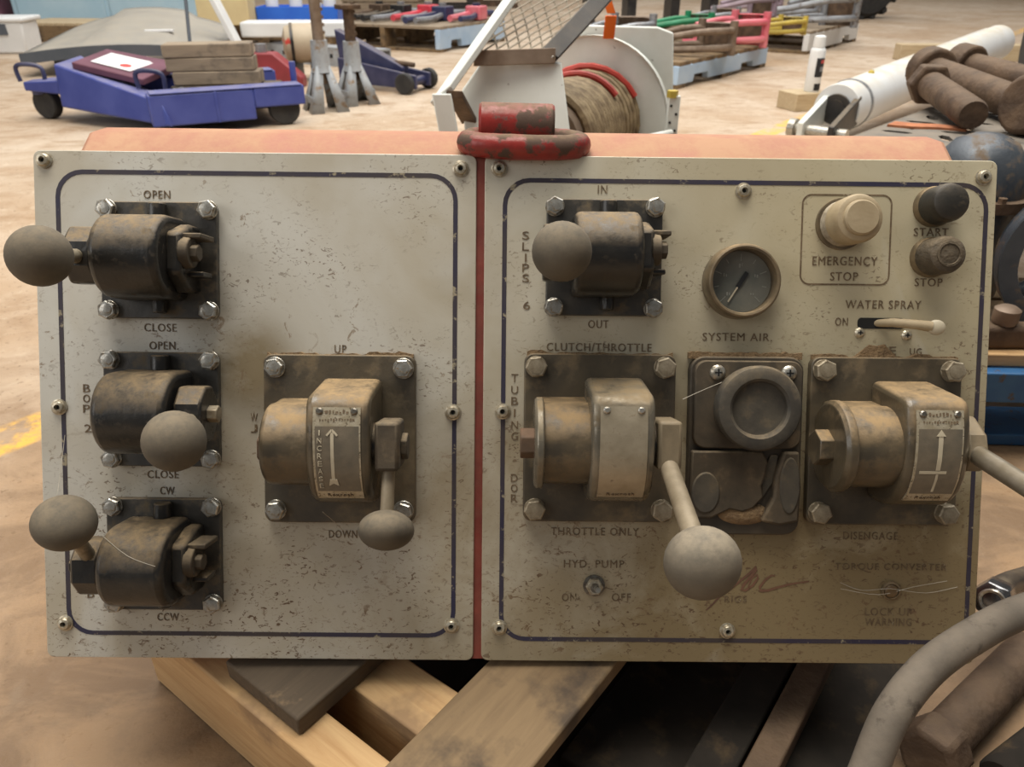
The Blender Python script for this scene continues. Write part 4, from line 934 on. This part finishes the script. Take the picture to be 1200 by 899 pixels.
# first pallet: pale blue side board from (793,105) to (897,78)
a0, a1 = gz(793, 105, 0), gz(897, 78, 0); dv = (a1 - a0).normalized(); rz1 = math.atan2(dv.y, dv.x); nv = Vector((-dv.y, dv.x, 0)); Lp = (a1 - a0).length
c1 = (a0 + a1) / 2 + nv * .5
wood_pallet('wooden pallet with a pale blue side board holding red and green slips', (c1.x, c1.y, 0), rz1, Lp, 1.0, .13, 'paleblue', 'wood_old')
H1 = .131
def onp(px, py, z=H1): q = gz(px, py, z); return (q.x, q.y, z)
slip_tool('bright red pipe slip with glossy rose handles on the pale blue pallet', onp(872, 54), R(-58), M['tongred'], M['pinkred'], 1.15, .15)
slip_tool('rusty brown pipe slip lying beside the bright red one', onp(834, 63), R(-58), M['browniron'], M['browniron'], 1.1, .14)
slip_tool('green painted pipe slip behind the rusty brown one', onp(814, 46), R(-62), M['green'], M['green'], 1.05, .14)
slip_tool('dull brown pipe slip just behind the green one', onp(846, 38), R(-50), M['browniron'], M['steel'], .95, .16)
slip_tool('grey steel pipe slip beside the orange strap of the winch', onp(738, 60), R(-35), M['browniron'], M['steel'], 1.1, .16)
# second pallet
b0, b1 = gz(945, 64, 0), gz(1003, 48, 0); dv = (b1 - b0).normalized(); rz2 = math.atan2(dv.y, dv.x); nv = Vector((-dv.y, dv.x, 0)); Lb = (b1 - b0).length
c2 = (b0 + b1) / 2 + nv * .62
wood_pallet('wooden pallet with a white side board holding silver slips', (c2.x, c2.y, 0), rz2, Lb, 1.24, .15, 'whiteplain', 'wood_grey')
def onq(px, py): q = gz(px, py, .151); return (q.x, q.y, .151)
slip_tool('silver pipe slip at the free end of the white-sided pallet', onq(978, 31), R(-62), M['browniron'], M['steel'], 1.35, .17)
slip_tool('tall pale steel pipe slip in the middle of the white-sided pallet', onq(938, 23), R(-62), M['mauve'], M['steel'], 1.25, .20)
slip_tool('squat yellow pipe slip on the white-sided pallet', onq(925, 40), R(-50), M['yellow'], M['yellow'], .85, .12)
slip_tool('mauve pipe slip behind the bright red one', onq(888, 27), R(-60), M['mauve'], M['mauve'], 1.15, .18)
slip_tool('dark mauve pipe slip at the back of the white-sided pallet', onq(900, 13), R(-60), M['rust'], M['mauve'], 1.15, .18)
# third pallet, left of the winch
e0_, e1_ = gz(516, 62, 0), gz(592, 48, 0); dv = (e1_ - e0_).normalized(); rz3 = math.atan2(dv.y, dv.x); nv = Vector((-dv.y, dv.x, 0)); Le = (e1_ - e0_).length
f0_ = gz(398, 44, 0); Wd = min((f0_ - e0_).length, 1.0)
c3 = (e0_ + e1_) / 2 + nv * Wd / 2
wood_pallet('wooden pallet with a pale blue end board behind the white winch', (c3.x, c3.y, 0), rz3, Le, Wd, .17, 'paleblue', 'wood_grey')
def onr(px, py): q = gz(px, py, .171); return (q.x, q.y, .171)
def tong(label, loc, rz, m1, m2, L=.9, h=.07):
    o = empty('long_tong', loc, rz); tag(o, label, 'tool', 'long tongs on the pallet behind the winch')
    MB().tube(spline([(-L / 2, .045, .03), (-L / 4, .055, .035), (0, .03, .05), (L / 4, .05, .05), (L / 2, .02, .03)], 5), .024, 8).build('arm', m1, o)
    MB().tube(spline([(-L / 2, -.045, .03), (-L / 4, -.05, .03), (0, -.02, .045), (L / 4, -.05, .05), (L / 2, -.02, .03)], 5), .022, 8).build('arm', m2, o)
    MB().box((.02, 0, .055), (.13, .13, .10)).build('pivot_block', m1, o, bevel=.01); MB().cyl((.02, 0, .1), (.02, 0, .125), .03, n=16).build('pivot_pin', m2, o)
    return o
for k, (u_, v_, r_, a, b, l, lab) in enumerate(((.05, .44, 0, 'rust', 'dark', .75, 'rusty long tong lying furthest from the pale blue end board'), (.05, .22, 1, 'dark', 'steel', .9, 'black and grey long tong across the pallet middle'),
        (.12, .0, -1, 'tongred', 'steel', .8, 'bright red long tong on the pallet behind the winch'), (.0, -.22, 1, 'navy', 'steel', .9, 'purple grey long tong in front of the bright red one'), (.16, -.44, 0, 'pinkred', 'navy', .62, 'worn rose red long tong lying next to the pale blue board'))):
    q = c3 + dv * u_ + nv * v_ * Wd / 1.05; tong(lab, (q.x, q.y, .1705), rz3 + R(r_), M[a], M[b], l)

# ------------------------------------------------------------------ blue trolley jack and the things around it, left background
def stub_wheel(parent, c, ax, r, w, m='tyre', name='wheel'):
    return MB().lathe([(r * .3, -w / 2), (r * .92, -w / 2), (r, -w * .35), (r, w * .35), (r * .92, w / 2), (r * .3, w / 2)], c, ax, 26).build(name, M[m], parent)
JO = Vector((-1.40, 3.4, 0)); jack = empty('trolley_jack', JO); tag(jack, 'long cobalt blue trolley jack loaded with stacked timber', 'jack')
def jl(px, py, Y): return at(px, py, Y) - JO
def jz(px, py, z): return gz(px, py, z) - JO
n0, n1 = jz(180, 150, .035), jz(360, 132, .045)
d = (n1 - n0); d.z = 0; d.normalize(); sd = Vector((-d.y, d.x, 0))
def beam(name, a, L, w, h, m, z):
    return MB().hexa([Vector((q.x, q.y, z)) for q in (a, a + d * L, a + d * L + sd * w, a + sd * w)], [Vector((q.x, q.y, z + h)) for q in (a, a + d * L, a + d * L + sd * w, a + sd * w)]).build(name, m, jack, bevel=.006)
L = (n1 - n0).length
for sy in (0, .52):
    beam('side_beam', n0 + sd * sy, L * .66, .085, .115, M['blue'], .035); beam('rear_beam', n0 + sd * sy + d * L * .66, L * .34, .085, .075, M['blue'], .078)
    beam('beam_lip', n0 + sd * sy + Vector((0, -.003, 0)) + d * .01, L * .97, .09, .006, M['blue'], .152)
    q = n0 + d * (L * .86) + sd * (sy + .042); stub_wheel(jack, Vector((q.x, q.y, .062)), sd, .062, .045)
beam('weld_rib', n0 + d * .24 + Vector((0, -.004, 0)), .010, .004, .116, M['blue'], .035); beam('belly_plate', n0 + sd * .085, L * .9, .435, .02, M['navy'], .06)
nose = MB().hexa([Vector((-.45, -.09, .062)), n0 + Vector((.08, .0, .0)), n0 + sd * .40 + Vector((.08, 0, 0)), Vector((-.45, .20, .062))], [Vector((-.46, -.05, .225)), n0 + Vector((.04, .02, .09)), n0 + sd * .36 + Vector((.04, 0, .09)), Vector((-.46, .18, .235))])
nose.build('nose_frame', M['blue'], jack, bevel=.008)
MB().hexa([Vector((-.38, -.06, .205)), Vector((-.08, -.12, .150)), Vector((-.04, .18, .175)), Vector((-.36, .22, .225))], [Vector((-.38, -.06, .232)), Vector((-.08, -.12, .175)), Vector((-.04, .18, .205)), Vector((-.36, .22, .255))]).build('cover_plate', M['maroon'], jack, bevel=.004)
cpn = (Vector((-.08, -.12, .175)) - Vector((-.38, -.06, .232))).cross(Vector((-.36, .22, .255)) - Vector((-.38, -.06, .232))).normalized(); cp0 = Vector((-.38, -.06, .232))
def oncover(x, y, up_=.004): return Vector((x, y, cp0.z - (cpn.x * (x - cp0.x) + cpn.y * (y - cp0.y)) / cpn.z + up_))
sh = [oncover(-.32, -.02), oncover(-.15, -.06), oncover(-.12, .12), oncover(-.31, .15)]
MB().hexa(sh, [q + Vector((0, 0, .002)) for q in sh]).build('paper_notice', M['paper'], jack)
MB().lathe([(.022, 0), (.022, .002)], oncover(-.19, .0, .0065), cpn, 18).build('red_seal', M['label_red'], jack)
MB().hexa([Vector((-.63, -.01, .115)), Vector((-.42, -.07, .105)), Vector((-.42, .12, .105)), Vector((-.63, .07, .115))], [Vector((-.63, -.01, .150)), Vector((-.42, -.07, .165)), Vector((-.42, .12, .165)), Vector((-.63, .07, .150))]).build('caster_arm', M['blue'], jack, bevel=.006)
MB().cyl((-.58, .02, .10), (-.58, .02, .118), .035, n=18).build('caster_fork', M['navy'], jack)
stub_wheel(jack, Vector((-.565, .02, .062)), (.35, 1, 0), .062, .045, name='caster_wheel')
for (x, y, z, sc) in ((-.60, .02, .148, .9), (-.03, -.155, .145, .9)):
    MB().tube(spline([(x - .06 * sc, y, z), (x - .065 * sc, y, z + .06 * sc), (x - .02 * sc, y - .005, z + .075 * sc), (x + .05 * sc, y, z + .06 * sc), (x + .055 * sc, y, z)], 4), .009, 10).build('handle_loop', M['navy'], jack)
MB().box((.20, .05, .108), (.42, .20, .058)).build('lift_cradle', M['dark'], jack, bevel=.01)
MB().cyl((.04, -.10, .11), (.04, .15, .11), .026, n=20).build('ram_cylinder', M['steel'], jack)
MB().lathe([(.030, 0), (.030, .010), (.018, .014)], (.04, -.10, .11), (0, -1, 0), 20).build('ram_cap', M['zinc'], jack)
MB().cyl((.50, -.02, .15), (.50, -.02, .23), .013, n=12).build('release_knob', M['blue'], jack)
# stacked timbers on the cradle
zt = .1395
for k, (lab, dx, rz) in enumerate((('lowest grey timber of the stack on the blue jack', .02, 8), ('middle timber with pale cut end in the stack on the blue jack', 0, 9), ('topmost weathered timber of the stack on the blue jack', -.005, 11))):
    p = JO + Vector((.155 + dx, .04, zt + k * .0525 + .026)); o = MB().box((0, 0, 0), (.345, .12, .051)).build('stacked_timber', M['wood_grey'], None, p, (0, 0, R(rz)), bevel=.004); tag(o, lab, 'timber', 'timbers stacked on the blue jack')
    MB().box((-.1731, 0, 0), (.002, .112, .043)).build('cut_end', M['wood_pale'], o)

# jack stands
def jack_stand(label, loc, rz, col_h, mb_, mcol, w=.13, h=.20):
    o = empty('jack_stand', loc, rz); tag(o, label, 'jack stand')
    for sx in (-1, 1):
        for sy in (-1, 1):
            a = Vector((sx * w, sy * w, 0)); t = Vector((sx * .03, sy * .03, h)); u_ = Vector((-sx * .055, 0, 0)); v_ = Vector((0, -sy * .055, 0))
            lm_ = MB(); lm_.add([a, a + u_, t + u_ * .5, t, a + v_, t + v_ * .5], [(0, 1, 2, 3), (0, 3, 5, 4)])
            lg = lm_.build('leg', mb_, o); sm = lg.modifiers.new('thick', 'SOLIDIFY'); sm.thickness = .006
    MB().lathe([(.046, h * .85), (.040, h * .95), (.036, h + .10), (.030, h + .10)], (0, 0, 0), (0, 0, 1), 20).build('sleeve', mb_, o)
    MB().cyl((0, 0, h * .6), (0, 0, col_h), .024, n=16).build('column', mcol, o)
    for k in range(5): MB().box((.024, 0, h + .13 + k * .03), (.012, .02, .012)).build('ratchet_tooth', mcol, o)
    MB().box((0, 0, col_h + .01), (.10, .07, .02)).build('saddle', mcol, o, bevel=.004)
    for z in (.05,):
        for sx in (-1, 1): MB().box((sx * w * .78, 0, z), (.008, w * 1.6, .03)).build('cross_brace', mb_, o)
    return o
p = gz(378, 134); jack_stand('grey jack stand with a very tall column behind the blue jack', (p.x - .005, p.y + .10, 0), R(28), .78, M['standgrey'], M['browniron'], .085, .19)
p = gz(413, 128); jack_stand('pale grey jack stand with a short rusty column', (p.x - .01, p.y + .16, 0), R(35), .40, M['standgrey'], M['rust'], .085, .17)

# second jack, dark, with two small wheels
p = gz(470, 110); o = empty('low_jack', (p.x, p.y + .12, 0), R(-24)); tag(o, 'low navy floor jack with small wheels beside the jack stands', 'jack')
for y in (-.07, .07): MB().hexa([(-.34, y - .01, .03), (.12, y - .01, .02), (.12, y + .01, .02), (-.34, y + .01, .03)], [(-.34, y - .01, .15), (.12, y - .01, .085), (.12, y + .01, .085), (-.34, y + .01, .15)]).build('side_plate', M['navy'], o, bevel=.004)
MB().hexa([(-.36, -.03, .10), (.02, -.03, .09), (.02, .03, .09), (-.36, .03, .10)], [(-.38, -.03, .28), (.02, -.03, .115), (.02, .03, .115), (-.38, .03, .28)]).build('lift_arm', M['navy'], o, bevel=.005)
MB().cyl((.08, -.12, .05), (.08, .12, .05), .022, n=14).build('axle', M['navy'], o)
for y in (-.12, .12): stub_wheel(o, Vector((.08, y, .05)), (0, 1, 0), .05, .035)
MB().tube([(-.30, .0, .13), (-.10, .0, .135), (.07, .0, .125)], .012, 8).build('pump_rod', M['rust'], o)

# tank and red wedge jack behind the blue jack
p = gz(338, 108); o = empty('small_tank', (p.x, p.y + .45, 0)); tag(o, 'small cream tank with red smear and dark end bands', 'tank')
MB().lathe([(.04, -.115), (.085, -.10), (.10, -.06), (.10, .06), (.085, .10), (.04, .115)], (0, 0, .19), (1, .25, 0), 28).build('shell', M['creamtank'] if 'creamtank' in M else M.setdefault('creamtank', mat('cream_tank_paint', (.50, .42, .30), (.42, .34, .24), .5, ns=8, spot=(.55, .06, .04), st=(.58, .63), ss=9)), o)
for t in (-.062, .062): MB().lathe([(.104, -.008), (.104, .008), (.098, .008), (.098, -.008)], Vector((t, t * .25, .19)), (1, .25, 0), 28).build('band', M['dark'], o)
for t in (-.05, .05): MB().box((t, t * .25, .05), (.03, .16, .10)).build('foot', M['dark'], o, bevel=.004)
p = gz(312, 110); o = empty('bottle_jack', (p.x - .02, p.y + .25, 0)); tag(o, 'dark red wedge-shaped jack body beside the cream tank', 'jack')
MB().prism([(-.14, 0), (.16, 0), (.16, .05), (.02, .17), (-.10, .17), (-.14, .12)], -.05, .05, Matrix.Rotation(R(90), 4, 'X')).build('body', M['tongdark'] if 'tongdark' in M else M.setdefault('tongdark', mat('dull_red_paint', (.28, .035, .045), (.22, .03, .035), .5, ns=12)), o, bevel=.008)
MB().cyl((-.05, 0, .17), (-.05, 0, .21), .03, n=16).build('ram', M['steel'], o)

# perforated grey channel lying behind the stands
def channel(label, a, b, w, h, m, holes):
    a, b = Vector(a), Vector(b); dd = b - a; L_ = dd.length; o = empty('slotted_channel', a, math.atan2(dd.y, dd.x)); tag(o, label, 'channel')
    MB().box((L_ / 2, w / 2, h - .006), (L_, w, .012)).build('web', m, o); MB().box((L_ / 2, 0, h / 2), (L_, .010, h)).build('flange', m, o); MB().box((L_ / 2, w, h / 2), (L_, .010, h)).build('flange', m, o)
    for k in range(holes): MB().box((L_ * (k + .5) / holes, -.0055, h * .55), (.022, .003, .022)).build('slot', M['hole'], o)
    return o
p, q = gz(300, 78), gz(442, 82); channel('grey perforated steel channel lying behind the jack stands', (p.x, p.y + .3, 0), (q.x, q.y + .0, 0), .14, .11, M['standgrey'], 9)
# hood panel
def hood():
    o = empty('engine_hood', (-2.36, 5.30, 0), R(12)); tag(o, 'large dusty grey engine hood with a raised scoop lying on supports', 'hood')
    nx, ny = 14, 10; vs = []; fs = []
    def hz(x, y): return .12 + .11 * (1 - (x / .68) ** 2) * (.35 + .65 * (y + .5)) + .05 * (y + .5) + (.030 if abs(x - .05) < .26 and y > -.38 else 0)
    for j in range(ny + 1):
        for i in range(nx + 1):
            x = -.68 + 1.36 * i / nx; y = -.5 + 1.0 * j / ny; vs.append((x * .80, y * 1.0, hz(x, y)))
    for j in range(ny):
        for i in range(nx): k = j * (nx + 1) + i; fs.append((k, k + 1, k + nx + 2, k + nx + 1))
    s_ = MB().add(vs, fs).build('skin', M['hood'], o); sm = s_.modifiers.new('thick', 'SOLIDIFY'); sm.thickness = .02; sm.offset = -1
    rim = [((-.68 + 1.36 * i / nx) * .80, -.505, hz(-.68 + 1.36 * i / nx, -.5) - .055) for i in range(nx + 1)]
    MB().add([(x, y, z) for x, y, z in rim] + [(x, y, z + .06) for x, y, z in rim] + [(x, y + .03, z) for x, y, z in rim] + [(x, y + .03, z + .05) for x, y, z in rim],
             [(i, i + 1, nx + 2 + i, nx + 1 + i) for i in range(nx)] + [(2 * nx + 2 + i, i, i + 1, 2 * nx + 3 + i) for i in range(nx)] + [(3 * nx + 3 + i, 2 * nx + 2 + i, 2 * nx + 3 + i, 3 * nx + 4 + i) for i in range(nx)]).build('front_lip', M['hooddark'], o)
    MB().box((.18, -.25, hz(.225, -.25) + .003), (.16, .05, .010)).build('badge', M['paper'], o)
    for x in (-.36, .36):
        for y in (-.33, .36): MB().box((x, y, .06), (.10, .10, .12)).build('support_foot', M['hooddark'], o, bevel=.006)
hood()
# powder blue cabinet, maroon covered machine, white box, far pallet
p = gz(155, 36); o = empty('blue_cabinet', (p.x - .25, p.y + .45, 0), R(4)); tag(o, 'big powder blue steel cabinet standing behind the grey hood', 'cabinet')
MB().box((0, 0, .55), (1.75, .7, 1.0)).build('body', M['skyblue'], o, bevel=.015); MB().box((0, 0, .03), (1.6, .6, .06)).build('plinth', M['hooddark'], o)
for x in (-.42, .42): MB().box((x, -.356, .56), (.80, .015, .94)).build('door', M['skyblue'], o, bevel=.006)
for x in (-.10, .10): MB().tube([(x, -.365, .40), (x, -.39, .41), (x, -.39, .53), (x, -.365, .54)], .012, 8).build('handle', M['hooddark'], o)
p = gz(30, 34); o = empty('covered_machine', (p.x - .75, p.y + .1, 0), R(8)); tag(o, 'maroon cloth covered machine in the far left corner', 'machine')
MB().hexa([(-.75, -.35, .10), (.62, -.35, .10), (.62, .4, .10), (-.75, .4, .10)], [(-.60, -.22, .80), (.38, -.22, .80), (.38, .3, .80), (-.60, .3, .80)]).build('cover', M['maroon'], o, bevel=.03)
MB().box((-.05, 0, .05), (1.2, .6, .10)).build('skid', M['dark'], o); MB().tube([(.22, -.36, .11), (.10, -.30, .45), (.05, -.24, .78)], .010, 6).build('tie_cord', M['paper'], o)
p = gz(4, 64); o = empty('white_crate', (p.x - .08, p.y + .18, 0), R(10)); tag(o, 'white plastic crate on the floor below the maroon machine', 'crate')
MB().hexa([(-.20, -.16, 0), (.20, -.16, 0), (.20, .16, 0), (-.20, .16, 0)], [(-.22, -.18, .21), (.22, -.18, .21), (.20, .18, .21), (-.20, .18, .21)]).build('body', M['whiteplain'], o, bevel=.015)
MB().box((0, -.0, .22), (.46, .38, .03)).build('rim', M['whiteplain'], o, bevel=.01); MB().box((.05, -.176, .16), (.12, .012, .07)).build('hand_slot', M['hooddark'], o)
p = gz(58, 50); wood_pallet('small grey wooden pallet in front of the powder blue cabinet', (p.x, p.y + .35, 0), R(-6), .70, .6, .14, None, 'wood_pale')
# rod and white board leaning behind the timbers
a, b = at(225, 44, 4.3), at(220, -30, 4.5); a.z = max(a.z, .02)
o = MB().cyl((a.x + .02, a.y - .15, .0), (b.x, b.y, .78), .009, n=10).build('steel_rod', M['hooddark']); tag(o, 'thin dark steel rod standing upright between hood and timbers', 'rod')
a = gz(276, 82); b = at(240, -20, 5.3); o = MB(); dd = Vector((b.x, b.y, b.z)) - Vector((a.x, a.y + .25, 0)); L_ = dd.length
o = MB().box((L_ / 2, 0, 0), (L_, .10, .03)).build('white_board', M['whiteplain'], None, Vector((a.x, a.y + .25, .012)), (0, -math.asin(dd.z / L_), math.atan2(dd.y, dd.x)), bevel=.003); tag(o, 'narrow white board leaning up behind the stacked timbers', 'board')
# long low pallet with a white slab, a yellow carton and a blue tray of bottles
p = gz(345, 52); wood_pallet('broad wooden pallet holding the yellow carton and blue tray', (p.x - .30, p.y + .62, 0), R(3), 1.15, 1.0, .15, None, 'wood_pale')
zt = .151
p = gz(342, 44, zt); o = MB().box((0, 0, .045), (.66, .22, .09)).build('foam_block', M['whiteplain'], None, (p.x, p.y + .12, zt), (0, 0, R(4)), bevel=.01); tag(o, 'white foam block lying on the front of the broad pallet', 'foam')
p = gz(261, 30, zt); o = empty('yellow_carton', (p.x, p.y + .15, zt), R(5)); tag(o, 'pale yellow carton on the broad pallet', 'carton')
MB().box((0, 0, .09), (.38, .28, .18)).build('box', M['cartonyellow'] if 'cartonyellow' in M else M.setdefault('cartonyellow', mat('pale_yellow_card', (.70, .58, .32), (.62, .50, .28), .8, ns=5)), o, bevel=.006)
MB().box((-.095, 0, .182), (.18, .27, .006)).build('flap', M['cartonyellow'], o); MB().box((.095, 0, .182), (.18, .27, .006)).build('flap', M['cartonyellow'], o)
p = gz(362, 27, zt); TP = Vector((p.x - .10, p.y + .18, zt)); o = empty('blue_tray', TP, R(3)); tag(o, 'bright blue plastic tray holding white bottles', 'tray')
MB().box((0, 0, .01), (.62, .30, .02)).build('tray_floor', M['brightblue'], o)
for (x, y, lx, ly) in ((0, -.15, .62, .015), (0, .15, .62, .015), (-.31, 0, .015, .30), (.31, 0, .015, .30)): MB().box((x, y, .06), (lx, ly, .11)).build('tray_wall', M['brightblue'], o, bevel=.003)
for k, (x, lab) in enumerate(((-.22, 'white bottle in the blue tray beside the yellow carton'), (-.03, 'white bottle in the middle of the blue tray'), (.13, 'white bottle second from the free end of the blue tray'), (.24, 'white bottle at the free end of the blue tray'))):
    o = empty('white_bottle', TP + Vector((x, .0, .0205))); tag(o, lab, 'bottle', 'white bottles in the blue tray')
    MB().lathe([(.048, 0), (.05, .005), (.05, .17), (.035, .20), (.02, .205), (.02, .22)], (0, 0, 0), (0, 0, 1), 20).build('body', M['whiteplain'], o); MB().lathe([(.024, .215), (.024, .25), (.02, .252)], (0, 0, 0), (0, 0, 1), 16).build('cap', M['brightblue'], o)
# crate, A-frame and trestle far behind the third pallet
p = gz(447, 16); o = empty('wooden_crate', (p.x, p.y + .3, 0), R(-4)); tag(o, 'brown wooden crate behind the pallet of long tongs', 'crate')
for k in range(5): MB().box((0, -.26, .06 + k * .125), (.95, .02, .11)).build('slat', M['wood_grey'], o, bevel=.003)
for k in range(5): MB().box((0, .26, .06 + k * .125), (.95, .02, .11)).build('slat', M['wood_grey'], o, bevel=.003)
for sx in (-1, 1):
    for k in range(5): MB().box((sx * .465, 0, .06 + k * .125), (.02, .50, .11)).build('slat', M['wood_grey'], o, bevel=.003)
    for sy in (-1, 1): MB().box((sx * .44, sy * .235, .32), (.05, .03, .64)).build('corner_post', M['wood_old'], o)
p = gz(466, 20); o = MB().box((0, 0, .03), (1.5, .07, .06)).build('yellow_bar', M['yellow'], None, (p.x, p.y - .1, 0), (0, 0, R(-3)), bevel=.006); tag(o, 'worn yellow steel bar on the floor in front of the brown crate', 'bar')
def trestle(label, loc, rz, m, w, h):
    o = empty('trestle', loc, rz); tag(o, label, 'trestle')
    for y in (-w, w):
        for sx in (-1, 1): MB().hexa([(sx * .26 - .04, y - .03, 0), (sx * .26 + .04, y - .03, 0), (sx * .26 + .04, y + .03, 0), (sx * .26 - .04, y + .03, 0)], [(sx * .05 - .04, y - .03, h), (sx * .05 + .04, y - .03, h), (sx * .05 + .04, y + .03, h), (sx * .05 - .04, y + .03, h)]).build('leg', m, o, bevel=.004)
        MB().box((0, y, .05), (.5, .04, .05)).build('foot_bar', m, o)
    MB().box((0, 0, h + .04), (.20, w * 2 + .2, .08)).build('top_beam', m, o, bevel=.006)
p = gz(508, 12); trestle('black steel trestle beside the brown crate', (p.x + .25, p.y + .1, 0), R(5), M['dark'], .3, .65)
p = gz(578, 9); trestle('brown rusty trestle standing alone far behind the winch', (p.x, p.y + .1, 0), R(10), M['rust'], .3, .7)
# steel bench behind the slips
p = gz(775, 36); o = empty('steel_bench', (p.x, p.y + .9, 0), R(5)); tag(o, 'long blue grey steel bench behind the green slip', 'bench')
MB().box((0, 0, .33), (1.5, .4, .08)).build('top_beam', M['steelblue'] if 'steelblue' in M else M.setdefault('steelblue', mat('blue_grey_steel', (.16, .20, .26), (.22, .26, .31), .5, .3, ns=5)), o, bevel=.008)
for x in (-.62, -.2, .25, .65): MB().box((x, 0, .145), (.09, .3, .29)).build('leg', M['dark'], o, bevel=.006)
